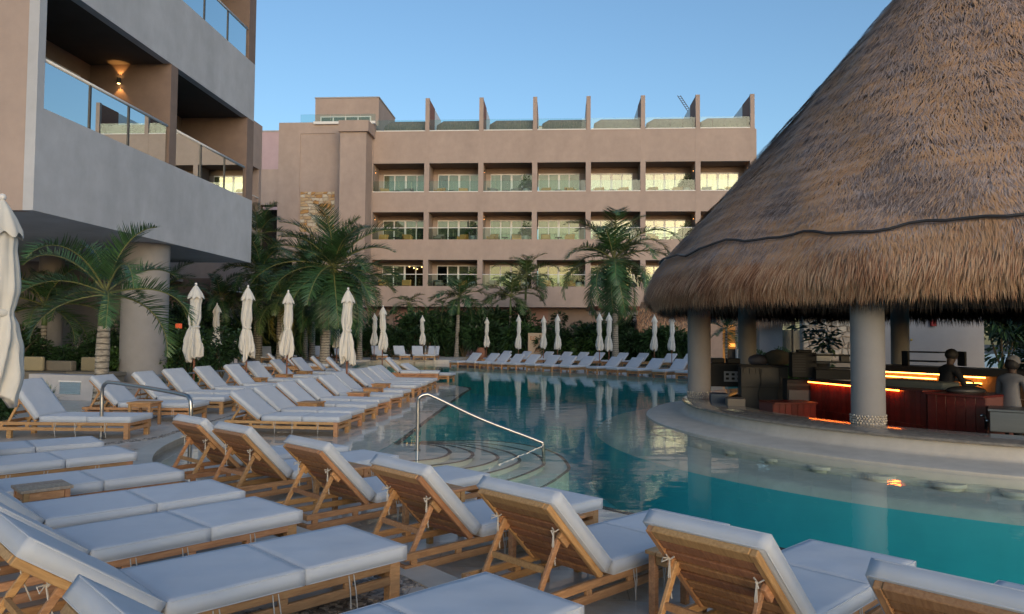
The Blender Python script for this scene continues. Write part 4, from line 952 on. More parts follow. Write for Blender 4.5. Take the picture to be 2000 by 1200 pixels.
# ------------------------------------------------------------------ vegetation makers
def frond_mesh(L, droop, e0, nl, ll, lw, m, seed, vee=.5, hangl=.5, tip=1.0):
    """one feather leaf; grows along +X from the origin"""
    r = random.Random(seed); mb = MB(); N = 14; pts = []
    x = z = 0; e = e0; st = L / N
    for i in range(N + 1):
        pts.append(Vector((x, 0, z))); x += math.cos(e) * st; z += math.sin(e) * st; e -= droop * (.35 + 1.3 * i / N) / N
    mb.tube(pts, [.022 * (1 - .85 * i / N) * (L / 2.4) + .003 for i in range(N + 1)], 5, mi=1)
    for s in (1, -1):
        for i in range(nl):
            f = .14 + .86 * (i + r.uniform(-.3, .3)) / nl; f = min(max(f, .1), .995)
            k = f * N; a = int(k); q = pts[a].lerp(pts[min(a + 1, N)], k - a); d = (pts[min(a + 1, N)] - pts[max(a - 0, 0)]).normalized() if a < N else (pts[N] - pts[N - 1]).normalized()
            up = Vector((0, s, 0)).cross(d) * s; up = Vector((-d.z, 0, d.x))
            l_ = ll * (math.sin(PI * min(1, (f * .88 + .12))) ** .55) * r.uniform(.85, 1.1) * (1 if f < .9 else tip)
            fw = .35 + .75 * f + r.uniform(-.12, .12); v = vee + r.uniform(-.25, .25)
            dr = (Vector((0, s, 0)) * math.cos(v) + up * math.sin(v) + d * fw).normalized()
            p0 = q; segs = 3; wv = d * (lw / 2)
            prev = None; cur = p0; dd = dr.copy(); g_ = hangl * r.uniform(.6, 1.3)
            vs = []; 
            for j in range(segs + 1):
                ww = (1, 1.15, .8, 0)[j]
                vs += [cur - wv * ww, cur + wv * ww] if j < segs else [cur]
                cur = cur + dd * (l_ / segs); dd = (dd + Vector((0, 0, -g_ * (j + 1) / segs * .8))).normalized()
            mb.add(vs, [(0, 1, 3, 2), (2, 3, 5, 4), (4, 5, 6)])
    return mb.mesh('frond', [m, mat('frond_rib', (.16, .17, .06), .6)])
FR = {}
def fronds(kind):
    if kind in FR: return FR[kind]
    c = dict(near=(2.2, 1.75, .95, 62, .50, .026, LEAF[0], .45, .2), royal=(2.3, 1.35, .95, 50, .62, .030, LEAF[0], .35, .35), coco=(2.6, 2.0, .8, 56, .60, .034, LEAF[0], .15, .55), cocoy=(2.5, 1.9, .8, 46, .65, .035, LEAF[1], .1, .9),
             small=(1.7, 1.7, .95, 30, .5, .040, LEAF[0], .2, .45), smally=(1.7, 1.7, .95, 30, .5, .040, LEAF[1], .2, .45), yellow=(2.3, 2.3, .5, 40, .6, .035, LEAF[2], .0, 1.0), areca=(1.5, 1.3, 1.15, 30, .42, .035, LEAF[1], .3, .4))[kind]
    FR[kind] = [frond_mesh(c[0] * (1 + .1 * (k - 1)), c[1] * (1 + .12 * (k - 1)), 0, c[3], c[4], c[5], c[6], 100 + k, c[7], c[8]) for k in range(3)]
    return FR[kind]
def palm(label, x, y, zb, ztop, r0, kind, nf, seed, size=1.0, shaft=True, lean=(0, 0), tr=.7, emin=-35, emax=75, name='palm_tree', group='palms round the pool', az_bias=None, kinds2=None):
    r = random.Random(seed); t = thing(name, label, 'palm tree', (x, y, zb), 0, group); h = ztop - zb
    N = 14; pts = [Vector((lean[0] * (i / N) ** 1.4, lean[1] * (i / N) ** 1.4, h * i / N)) for i in range(N + 1)]
    rs = [r0 * (1.25 if i == 0 else 1.1 if i == 1 else 1) * (1 - (1 - tr) * i / N) * (1 + .05 * math.sin(i * 1.1)) for i in range(N + 1)]
    cut = int(N * .78) if shaft else N
    fine = []; fr_ = []
    for i in range(cut * 5 + 1):
        f = i / 5; a = min(int(f), N - 1); q = f - a; fine.append(pts[a].lerp(pts[a + 1], q)); fr_.append((rs[a] * (1 - q) + rs[min(a + 1, N)] * q) * (1.0 + (.05 if i % 3 == 0 else 0)))
    MB().tube(fine, fr_, 14).build('trunk', TRUNK, t, smooth=True)
    if shaft: MB().tube([pts[i] for i in range(cut, N + 1)], [r0 * tr * 1.12, r0 * tr * 1.15, r0 * tr * .95, r0 * tr * .7, r0 * tr * .45][-(N + 1 - cut):] if N + 1 - cut <= 5 else [r0 * tr] * (N + 1 - cut), 12).build('crownshaft', CROWNSH, t, smooth=True)
    FM = fronds(kind); F2 = fronds(kinds2) if kinds2 else None
    for i in range(nf):
        az = i * 2.399 + r.uniform(-.2, .2); f = (i + .5) / nf; e = R_(emax + (emin - emax) * f + r.uniform(-7, 7)); s = size * r.uniform(.88, 1.1)
        me = FM[i % 3] if not (F2 and f > .75) else F2[i % 3]
        o = link('frond', me, t); o.rotation_euler = (r.uniform(-.25, .25), -e, az); o.location = pts[-1] + Vector((0, 0, -.05 * f)); o.scale = (s, s, s)
    return t
def leafball(n, rx, ry, rz, ll, lw, m, seed, zc=None, stems=True):
    g_ = np.random.default_rng(seed); mb = MB(); rr = random.Random(seed); zc = rz if zc is None else zc
    clumps = [(g_.normal(0, .45, 3), g_.uniform(.35, .6)) for _ in range(9)]
    for i in range(n):
        c, s = clumps[i % 9]; d = g_.normal(0, 1, 3); d /= np.linalg.norm(d); p = c + d * s * g_.uniform(.6, 1.0)
        P_ = Vector((p[0] * rx, p[1] * ry, max(.03, zc + p[2] * rz)))
        o = Vector((d[0], d[1], d[2] * .6 + .25)).normalized(); sd = o.cross(Vector((rr.uniform(-.3, .3), rr.uniform(-.3, .3), 1))).normalized(); L = ll * rr.uniform(.6, 1.2); w_ = lw * rr.uniform(.7, 1.2)
        dn = Vector((0, 0, -.35 * L))
        mb.add([P_, P_ + o * L * .5 + sd * w_ / 2, P_ + o * L + dn, P_ + o * L * .5 - sd * w_ / 2], [(0, 1, 2), (0, 2, 3)])
    return mb
SH = []
for k in range(4):
    SH.append((leafball(1500, .75, .6, .62, .17, .075, 0, 60 + k).mesh('foliage', SHRUB[0 if k < 3 else 1]),))
SHN = [leafball(1300, .8, .6, .7, .34, .07, 0, 70 + k).mesh('foliage', SHRUB[k]) for k in range(2)]
mb = MB()
for k in range(7):
    a = k * .9; mb.tube([(0, 0, 0), (.15 * math.cos(a), .15 * math.sin(a), .35), (.35 * math.cos(a), .3 * math.sin(a), .8)], [.02, .014, .006], 5)
ME_stems = mb.mesh('stems', STEM)
def shrub(x, y, z, s, k, label, group='dark shrubs hedging the far side', sz=1):
    t = thing('shrub', label, 'shrub', (x, y, z), rnd.uniform(0, 6), group); t.scale = (s, s, s * sz)
    link('foliage', (SH[k % 4][0] if k < 4 else SHN[k % 2]), t); link('stems', ME_stems, t)
    return t

# hedge shrubs behind the loungers
def hedge(pts, n, lab, grp, smin, smax, z=DZ, seed=1, kinds=(0, 1, 2, 4, 3), yj=.5):
    r = random.Random(seed); P_ = [Vector(p) for p in pts]; seg = [(P_[i + 1] - P_[i]).length for i in range(len(P_) - 1)]; T = sum(seg)
    for i in range(n):
        t = (i + .5) / n * T; k = 0
        while t > seg[k] and k < len(seg) - 1: t -= seg[k]; k += 1
        p = P_[k] + (P_[k + 1] - P_[k]).normalized() * t
        shrub(p.x + r.uniform(-.3, .3), p.y + r.uniform(-yj, yj), z, r.uniform(smin, smax), kinds[r.randrange(len(kinds))], lab, grp, r.uniform(.9, 1.35))
hedge([(-9.0, 51.5), (-6, 52.5), (-3, 51.5), (0, 51), (4, 49), (8, 47)], 30, 'dark leafy shrub in the hedge behind the loungers across the pool', 'hedge across the pool', 1.1, 1.7, 0, 1, yj=1.2)
hedge([(-9, 54.5), (-3, 54.5), (4, 53), (9, 50)], 16, 'tall dark shrub rising at the back of the hedge across the pool', 'back of the hedge across the pool', 1.5, 2.3, 0, 11, kinds=(0, 1, 2, 4), yj=.8)
hedge([(-19, 38.5), (-17.4, 43), (-15, 47), (-12, 49.5), (-9.2, 50.6)], 26, 'dark shrub in the hedge behind the far terrace', 'hedge behind the far terrace', 1.2, 2.0, DZ, 2, kinds=(0, 1, 2, 4), yj=1.0)
hedge([(-17, 30), (-18, 33), (-18.5, 37)], 10, 'dense dark shrub near the white notice board', 'shrubs near the notice board', 1.2, 1.8, DZ, 3, kinds=(0, 1, 2))
hedge([(-14.0, 22.9), (-12.4, 23.2), (-11.6, 25)], 6, 'green shrub just right of the big round column', 'shrubs beside the round column', .8, 1.1, DZ, 4, kinds=(3, 0, 3))
hedge([(-19.5, 24), (-16, 23.4), (-14.9, 25)], 9, 'dark shrub in shade behind the garden sofa', 'shrubs behind the garden sofa', .8, 1.15, DZ, 5, kinds=(0, 1, 4))
hedge([(-8.8, 10.5), (-9.3, 11.3)], 3, 'low spiky green plant at the left edge of the deck', 'plants at left edge', .35, .5, DZ, 6, kinds=(4,), yj=.3)
hedge([(8.1, 29.5), (10, 29), (6.6, 30.0)], 5, 'bright green shrub behind the bar grill', 'shrubs seen through the bar', .6, .9, 0, 7, kinds=(3, 5), yj=.4)
hedge([(15.0, 24.5), (17, 22.5), (18.5, 20), (19, 18)], 10, 'dark feathery shrub behind the staff at the right edge', 'plants at right of the bar', 1.1, 1.6, 0, 8, kinds=(4, 5, 0), yj=.8)
hedge([(15.8, 25.5), (18, 23), (19.5, 20)], 6, 'tall leafy tree crown behind the bar staff at the right edge', 'plants at right of the bar, upper', 1.6, 2.0, 1.2, 9, kinds=(4, 0), yj=.5)

# palms
palm('near palm with ringed grey trunk and green crownshaft at left', -9.15, 14.26, DZ, 2.45, .145, 'near', 13, 1, .92, True, (.05, 0), .72, -14, 74)
palm('tallest royal palm with smooth pale trunk behind the middle umbrella', -10.55, 32.6, DZ, 4.7, .22, 'royal', 40, 2, 1.45, True, (.35, 0), .8, -60, 80)
palm('coconut palm with drooping crown in front of the hotel balconies', 3.45, 46.5, 0, 6.5, .20, 'coco', 30, 3, 1.75, False, (-.1, 0), .8, -62, 86)
palm('small palm with thin white trunk left of the umbrellas across the pool', -7.1, 50.5, 0, 4.35, .15, 'small', 18, 4, 1.45, True, (.15, 0), .7, -30, 75)
palm('small palm with arching yellow-green leaves behind the kiosk, left one', -3.5, 52, 0, 4.5, .11, 'smally', 14, 5, 1.6, True, (0, 0), .7, -25, 75)
palm('taller thin palm right of the yellow-green one', -2.6, 54, 0, 6.1, .10, 'smally', 14, 6, 1.6, True, (.1, 0), .7, -20, 75)
palm('short palm with thin stem left of the white-trunked palm', -11.3, 54.5, DZ, 4.1, .10, 'smally', 11, 7, 1.0, True, (0, 0), .7, -15, 60)
palm('thin low palm between the short palm and the white-trunked palm', -8.9, 55.5, DZ, 4.0, .07, 'smally', 8, 8, .8, True, (0, 0), .7, -15, 60)
palm('young palm below the hotel wall in the hedge centre', -4.9, 53.5, DZ, 2.7, .09, 'small', 12, 9, 1.0, True)
palm('shaggy dark palm behind the white notice board', -17.0, 36, DZ, 3.5, .2, 'coco', 20, 10, .8, False, (0, 0), .8, -40, 80)
palm('yellowing coconut palm between two closed umbrellas', -13.3, 34.5, DZ, 3.3, .2, 'cocoy', 22, 11, 1.05, False, (0, 0), .8, -50, 80, kinds2='yellow')
palm('dark palm high against the hotel entrance opening', -16.6, 39.5, DZ, 7.2, .16, 'royal', 18, 12, 1.0, True, (0, 0), .8, -50, 80)
palm('dark palm behind the tallest one, seen at its left', -13.8, 40.5, DZ, 5.6, .16, 'coco', 20, 13, 1.0, True, (0, 0), .8, -45, 80)
palm('palm crown right of the tallest palm in shade', -11.8, 43, DZ, 4.6, .16, 'small', 16, 14, 1.2, True, (0, 0), .8, -40, 80)
palm('dense dark palm left of the yellowing one', -15.3, 36.8, DZ, 4.9, .16, 'coco', 24, 31, 1.1, True, (0, 0), .8, -50, 85)
palm('dark palm filling the gap beside the hotel tower', -14.9, 42.5, DZ, 5.0, .16, 'royal', 24, 32, 1.3, True, (0, 0), .8, -55, 85)
palm('low dark palm under the tallest palm', -11.9, 36.5, DZ, 3.0, .14, 'coco', 22, 33, 1.1, False, (0, 0), .8, -40, 80)
palm('thin palm in the shade behind the big round column', -15.2, 27, DZ, 3.3, .1, 'royal', 12, 15, .75, True, (.2, 0), .8, -10, 75)
palm('shaded palm left of the near palm behind the sofa', -17.6, 24.2, DZ, 2.6, .10, 'royal', 14, 16, 1.0, True, (0, 0), .8, -20, 70)
palm('low areca palm in the hedge left of the coconut palm', .2, 52, DZ, 1.3, .08, 'small', 14, 17, 1.3, False)
palm('low areca palm in the hedge right of the coconut palm', 5.2, 48.5, DZ, .9, .08, 'areca', 14, 18, 1.3, False)
palm('low arching palm in the hedge right of the kiosk', 1.6, 50.5, DZ, 1.1, .08, 'areca', 14, 19, 1.4, False)
palm('small feathery tree seen between the left bar columns', 6.5, 29.5, DZ, 2.0, .05, 'areca', 12, 20, .75, False)
def spiky(label, x, y, z, n, L, seed, m=SHRUB[0]):
    r = random.Random(seed); mb = MB(); t = thing('spiky_plant', label, 'plant', (x, y, z), 0, 'spiky plants')
    for i in range(n):
        a = r.random() * 2 * PI; e = r.uniform(.3, 1.45); l_ = L * r.uniform(.7, 1.1); d = Vector((math.cos(a) * math.cos(e), math.sin(a) * math.cos(e), math.sin(e))); sd = Vector((-math.sin(a), math.cos(a), 0)) * .016
        p1 = d * l_ * .5; p2 = d * l_ + Vector((0, 0, -.15 * l_)); b_ = MB()
        mb.add([-sd, sd, p1 + sd, p1 - sd, p2], [(0, 1, 2, 3), (3, 2, 4)])
    mb.build('blades', m, t); MB().cyl(0, 0, -.02, .12, .03, 8).build('stem', STEM, t)
spiky('spiky plant in front of the white mirror box at left, left one', -11.6, 15.6, DZ, 46, .55, 1, SHRUB[1]); spiky('spiky plant in front of the white mirror box at left, right one', -10.95, 15.2, DZ, 52, .6, 2, SHRUB[1])
spiky('bare reed-like plant against the shaded wall at far left', -17.0, 22.0, .5, 30, 1.6, 3, STEM)

# ------------------------------------------------------------------ left building
LX = -12.0; Y0, Y1 = 16.0, 27.9
lb = thing('balcony_building', 'grey-beige building with deep balconies overhanging the left of the pool', 'building', (LX, Y0, 0))
def lbx(name, x0, x1, y0, y1, z0, z1, m=WALL_L):
    return MB().box(x0 - LX, x1 - LX, y0 - Y0, y1 - Y0, z0, z1).build(name, m, lb)
BACK = -14.6
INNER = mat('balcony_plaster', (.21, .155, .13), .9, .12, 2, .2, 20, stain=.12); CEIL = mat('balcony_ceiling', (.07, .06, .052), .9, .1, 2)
for k, (z0, z1) in enumerate(((4.42, 6.84), (9.95, 12.2), (15.3, 17.6))):
    lbx('parapet_wall', LX - .25, LX, Y0, Y1, z0, z1)
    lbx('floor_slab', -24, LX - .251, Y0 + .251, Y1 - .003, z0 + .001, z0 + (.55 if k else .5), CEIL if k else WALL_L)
    lbx('front_wall_band', -24, LX - .251, Y0, Y0 + .25, z0 + .0005, z1 - .0005, WALL)
for k, (z0, z1) in enumerate(((6.84, 9.95), (12.2, 15.3))):
    lbx('front_wall', -24, LX - .252, Y0 + .001, Y0 + .2, z0, z1, WALL); lbx('corner_wall', LX - .251, LX - .001, Y0 + .001, Y0 + .2, z0, z1)
    lbx('corner_pier', LX - .4, LX - .002, Y0 + .2, Y0 + .24, z0, z1)
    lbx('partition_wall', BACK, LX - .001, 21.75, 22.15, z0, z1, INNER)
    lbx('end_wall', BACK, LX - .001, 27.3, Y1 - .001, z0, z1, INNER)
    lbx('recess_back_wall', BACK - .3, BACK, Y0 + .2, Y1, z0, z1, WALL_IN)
    for (a, b, np_) in ((16.24, 21.75, 4), (22.15, 27.3, 4)):
        for i in range(np_ - 1 + (1 if a < 17 else 0)):
            pass
        ed = [a, a + 1.75, a + 3.45, b] if a < 17 else [a, a + 1.7, a + 3.45, b]
        for i in range(3):
            y0, y1 = ed[i] + .03, ed[i + 1] - .03
            MB().box(-.075, -.065, y0 - Y0, y1 - Y0, z0 + .002, z0 + 1.12).build('glass_panel', GL_RAILB, lb)
            if i: MB().box(-.10, -.04, ed[i] - .03 - Y0, ed[i] + .03 - Y0, z0 + .001, z0 + 1.14).build('rail_post', DARKM, lb)
        MB().tube([(-.07, a - Y0, z0 + 1.17), (-.07, b - .05 - Y0, z0 + 1.17)], .045, 12).build('handrail', WHITE, lb, smooth=True)
    # glazed doors at the back of the recesses
    for (a, b) in ((16.8, 21.2), (22.8, 26.8)):
        f = MB(); f.box(BACK + .001 - LX, BACK + .06 - LX, a - Y0, b - Y0, z0 + .01, z0 + .08); f.box(BACK + .001 - LX, BACK + .06 - LX, a - Y0, b - Y0, z0 + 2.5, z0 + 2.58)
        for i in range(5):
            y = a + (b - a - .07) * i / 4; f.box(BACK + .002 - LX, BACK + .059 - LX, y - Y0, y + .07 - Y0, z0 + .081, z0 + 2.499)
        fo = f.build('door_frame', WHITE, lb)
        for i in range(4):
            y = a + (b - a) * i / 4 + .08; MB().box(BACK + .02 - LX, BACK + .03 - LX, y - Y0, y + (b - a) / 4 - .09 - Y0, z0 + .085, z0 + 2.49).build('pane', GL_DOOR, fo)
MB().box(-12.001, -.25, Y1 - .2 - Y0, Y1 - Y0 + .0, 4.43, 6.83).build('end_wall_band', WALL_L, lb)
# set-back wing beyond, with small balconies facing the gap
wing = thing('rear_wing', 'set-back building wing with small balconies in the gap beside the left building', 'building', (-20, 47.9, 0))
for z0, z1 in ((0, 3.2), (4.4, 6.6), (8.2, 9.6), (12.6, 15.6)):
    MB().box(-9, 0.0, -18, 0, z0, z1).build('band_wall', WALL, wing)
for z0, z1 in ((3.2, 4.4), (6.6, 8.2), (9.6, 12.6)):
    MB().box(-9, -.01, -.4, -.001, z0, z1).build('end_pier', WALL, wing); MB().box(-9, -1.8, -18, -.41, z0, z1).build('recess_wall', WALL_IN, wing)
    MB().tube([(-.05, -8, z0 + 1.1), (-.05, -.4, z0 + 1.1)], .04, 8).build('handrail', WHITE, wing)
# wall lamp on the partition
lamp = thing('wall_lamp', 'black up-and-down wall lamp glowing on the upper balcony wall', 'wall lamp', (-13.62, 21.75, 9.42))
MB().cyl(0, -.09, -.09, .09, .055, 16).build('housing', DARKM, lamp, autos=40); MB().box(-.02, .02, -.06, -.001, -.03, .03).build('bracket', DARKM, lamp)
for s in (1, -1):
    MB().cyl(0, -.09, s * .092 - .0015, s * .092 + .0015, .04, 12).build('lamp_lens', LAMPE, lamp)
    L_ = bpy.data.lights.new('lamp_spot', 'SPOT'); L_.energy = 13; L_.color = (1, .45, .12); L_.spot_size = R_(80); L_.spot_blend = .35; L_.shadow_soft_size = .02
    o = bpy.data.objects.new('lamp_spot', L_); COL.objects.link(o); o.parent = lamp; o.location = (0, -.09, s * .11); o.rotation_euler = (0 if s < 0 else PI, 0, 0)
# columns under it
for (x, y), r, l in (((-12.95, 22.3), .68, 'broad grey round column under the left building'), ((-18.4, 25.6), .40, 'thinner round column in the shade at the left of the broad one')):
    t = thing('round_column', l, 'column', (x, y, 0), 0, 'columns under the left building'); MB().cyl(0, 0, DZ, 4.419, r, 48).build('shaft', COLM, t, autos=40); MB().cyl(0, 0, DZ, DZ + .05, r + .03, 48).build('base_ring', GREYW, t, autos=40)
SHW = mat('shaded_plaster', (.15, .145, .15), .9, .1, 2)  # grey plaster darkened, shade under the building is put into the colour
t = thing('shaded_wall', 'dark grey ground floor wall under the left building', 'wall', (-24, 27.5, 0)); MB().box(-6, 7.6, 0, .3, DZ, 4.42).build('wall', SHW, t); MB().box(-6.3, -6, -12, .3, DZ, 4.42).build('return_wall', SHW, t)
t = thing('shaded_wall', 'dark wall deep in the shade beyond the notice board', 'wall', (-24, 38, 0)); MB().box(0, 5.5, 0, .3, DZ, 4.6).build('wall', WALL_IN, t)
t = thing('fire_alarm', 'small red alarm box on the shaded wall at left', 'alarm', (-16.75, 27.48, 2.65)); MB().box(-.06, .06, -.06, 0, -.08, .08).build('case', RED, t, bevel=.01, segs=1)
t = thing('wall_lantern', 'orange lantern glowing low beside the round column', 'lantern', tuple(at(349, 637, Y=29.5))); MB().box(-.10, .10, -.1, .1, -.1, .1).build('shade', mat('lantern_orange', (.4, .07, .03), .6, emit=(1, .15, .05, .25)), t, bevel=.02, segs=1); MB().box(-.02, .02, -.02, .02, -.6, -.101).build('stem', DARKM, t)
# mirror box, sofa, planter
t = thing('white_box_wall', 'low white box wall with a shiny window opening beside the near palm', 'garden wall', (-11.15, 16.4, 0), R_(-12)); MB().box(-1.35, .62, 0, .35, DZ, .66).build('wall', mat('low_wall_plaster', (.42, .41, .42), .8, .1, 3), t); MB().box(-.42, .18, -.012, -.002, .22, .5).build('mirror_panel', GL_RAILB, t); MB().box(-.45, .21, -.02, -.013, .5, .53).build('frame', WHITE, t)
t = thing('garden_sofa', 'low grey-brown garden sofa in the shade at left', 'sofa', (-15.6, 20.3, DZ), R_(-8))
MB().box(-1.4, 1.2, 0, .9, .12, .42).build('seat', SOFA, t, bevel=.04, segs=2); MB().box(-1.4, 1.2, .75, .95, .421, .72).build('backrest', SOFA, t, bevel=.04, segs=2)
for x in (-1.3, 1.05): MB().box(x, x + .1, .1, .2, 0, .12).build('leg', DARKM, t)
for i, (dx, dy, s, l) in enumerate(((-.6, .55, .30, 'small square pillow on the garden sofa'), (.05, .6, .42, 'wide beige pillow leaning on the garden sofa'), (1.85, .7, .36, 'ochre pillow beside the near palm trunk'))):
    t = thing('pillow', l, 'pillow', (-15.6 + dx, 20.3 + dy, DZ + .42), R_(-8), 'pillows on the garden sofa'); MB().box(-s, s, -.07, .07, 0, .42).build('pillow', PILL, t, bevel=.06, segs=3, smooth=True)
t = thing('low_table', 'low dark side bench right of the garden sofa', 'bench', (-13.7, 20.6, DZ), R_(-8)); MB().box(-.9, .9, 0, .6, .3, .42).build('top', SOFA, t, bevel=.02, segs=1); MB().box(-.85, .85, .05, .55, 0, .299).build('base', SOFA, t)
t = thing('planter', 'long dark planter under the reed-like plant', 'planter', (-17.3, 21.8, DZ)); MB().box(-.9, .9, -.3, .3, 0, .5).build('box', GREYW, t); MB().box(-.85, .85, -.25, .25, .5, .51).build('soil', SOIL, t)
# notice board
t = thing('notice_board', 'white free-standing notice board with four lines of small dark print', 'sign', (-15.2, 33.0, DZ), R_(8))
p = at(447.5, 675, Y=33.0); t.location = (p.x, p.y, DZ)
MB().box(-.36, .36, 0, .12, 0, 1.25).build('board', SIGNM, t, bevel=.006, segs=1)
for z, w_, h in ((1.08, .05, .012), (1.01, .26, .028), (.90, .05, .018), (.82, .26, .032)):
    x = -.13
    while x < -.13 + w_ - .005:
        a = rnd.uniform(.012, .022); MB().box(x, x + a, -.004, -.001, z - h * rnd.uniform(.35, .5), z + h * rnd.uniform(.3, .5)).build('print', INK, t); x += a + .005
# towel kiosk
kk = at(1048, 675, Y=50.0)
t = thing('towel_kiosk', 'sandy box-shaped kiosk with orange letters between two umbrellas', 'kiosk', (kk.x, kk.y, 0), R_(4))
MB().box(-.58, .38, 0, .8, 0, 1.9).build('front', KIOSK, t, bevel=.01, segs=1); MB().box(.381, .62, .02, .82, 0, 1.88).build('side_panel', GREYW, t)
def text(s, size, loc, m, parent, rot=(PI / 2, 0, 0)):
    c = bpy.data.curves.new('lettering', 'FONT'); c.body = s; c.size = size; c.extrude = .004; c.align_x = 'LEFT'
    o = bpy.data.objects.new('lettering', c); COL.objects.link(o); dg = bpy.context.evaluated_depsgraph_get(); me = bpy.data.meshes.new_from_object(o.evaluated_get(dg)); bpy.data.objects.remove(o)
    me.materials.append(m); return link('lettering', me, parent, loc, rot)
text('EC', .38, (-.46, -.006, 1.42), INKO, t); text('ID', .38, (-.12, -.006, .62), INKO, t)
t = thing('terracotta_pot', 'tall terracotta pot at the left end of the hedge across the pool', 'pot', tuple(at(939, 700, Y=47.5).xy) + (0,)); MB().lathe([(.001, 0), (.2, 0), (.32, .35), (.3, .75), (.22, .85), (.24, .92), (.2, .92)], 20).build('pot', TERRA, t, smooth=True)

# ------------------------------------------------------------------ hotel across the pool
hotel = thing('hotel_building', 'long beige hotel with three rows of glazed balconies across the pool', 'hotel', (0, 60, 0))
def hb(name, x0, x1, y0, y1, z0, z1, m=WALL, parent=None, **k): return MB().box(x0, x1, y0 - 60, y1 - 60, z0, z1).build(name, m, parent or hotel, **k)
XL, XR = -15.55, 15.57
FL = [5.74, 9.58, 13.5]; SO = [7.9, 11.85, 15.91]
for a, b in ((4.06, FL[0]), (SO[0], FL[1]), (SO[1], FL[2]), (SO[2], 18.58)):
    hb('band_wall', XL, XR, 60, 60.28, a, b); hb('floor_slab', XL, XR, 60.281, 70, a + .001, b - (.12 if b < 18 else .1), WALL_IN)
PX_ = [-11.07 + 4.405 * k for k in range(7)]; PX_ = [-11.07, -6.58, -2.15, 2.22, 6.63, 11.02, 15.36]
opn = [XL] + PX_
for x in PX_:
    hb('pier', x - .21, x + .21, 59.985, 60.3, 4.05, 18.57)
    for f, s in zip(FL, SO): hb('balcony_partition', x - .19, x + .19, 60.301, 62.3, f - .33, s, WALL)
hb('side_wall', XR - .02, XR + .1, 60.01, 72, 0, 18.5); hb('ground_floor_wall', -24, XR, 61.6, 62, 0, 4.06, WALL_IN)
GF = PINK
hb('ground_floor_pink_wall', -14, -1, 61.5, 61.59, 0, 4.05, mat('terracotta_plaster', (.34, .20, .16), .9, .08, 2))
mb = MB(); mb.box(0, 1, 0, .02, 0, 1); 
chair_m = MB(); chair_m.box(-.38, .38, -.35, .35, .22, .34); chair_m.box(-.38, .38, .25, .36, .34, .72); chair_m.box(-.38, -.3, -.35, .3, .34, .52); chair_m.box(.3, .38, -.35, .3, .34, .52)
ME_ch = {'a': chair_m.mesh('chair_frame', ORANGEW), 'b': chair_m.mesh('chair_frame', mat('rattan_grey', (.16, .14, .11), .8))}
mb = MB(); mb.box(-.3, .3, -.3, .22, .341, .42); mb.box(-.3, .3, .15, .249, .42, .7); ME_cc = {'a': mb.mesh('chair_cushion', mat('ochre_cushion', (.45, .28, .10), .9, island=-.2)), 'b': mb.mesh('chair_cushion', mat('grey_cushion', (.25, .24, .22), .9))}
mb = MB(); [mb.box(a * .33 - .03, a * .33 + .03, b * .3 - .03, b * .3 + .03, 0, .22) for a in (1, -1) for b in (1, -1)]
def four_legs(t):
    for a in (1, -1):
        for b in (1, -1): link('leg', ME_cl, t, (a * .33, b * .3, 0))
ME_cl = MB().box(-.03, .03, -.03, .03, 0, .22).mesh('leg', ORANGEW)
mb = MB(); mb.cyl(0, 0, .38, .42, .3, 16); ME_tt = mb.mesh('table_top', MACHG, autos=40); mb = MB(); mb.cyl(0, 0, 0, .38, .05, 8); mb.cyl(0, 0, 0, .02, .18, 12); ME_tl = mb.mesh('table_foot', MACHG)
mb = MB(); mb.lathe([(.001, 0), (.22, 0), (.3, .3), (.28, .55), (.24, .55), (.001, .5)], 16); ME_pot = mb.mesh('pot', POTG, smooth=True)
ME_pl = leafball(220, .4, .4, .5, .38, .05, 0, 99, zc=.95).mesh('foliage', SHRUB[1])
rows = ['lowest', 'middle', 'top']; bays = ['first', 'second', 'third', 'fourth', 'fifth', 'sixth', 'seventh']
hr = random.Random(5)
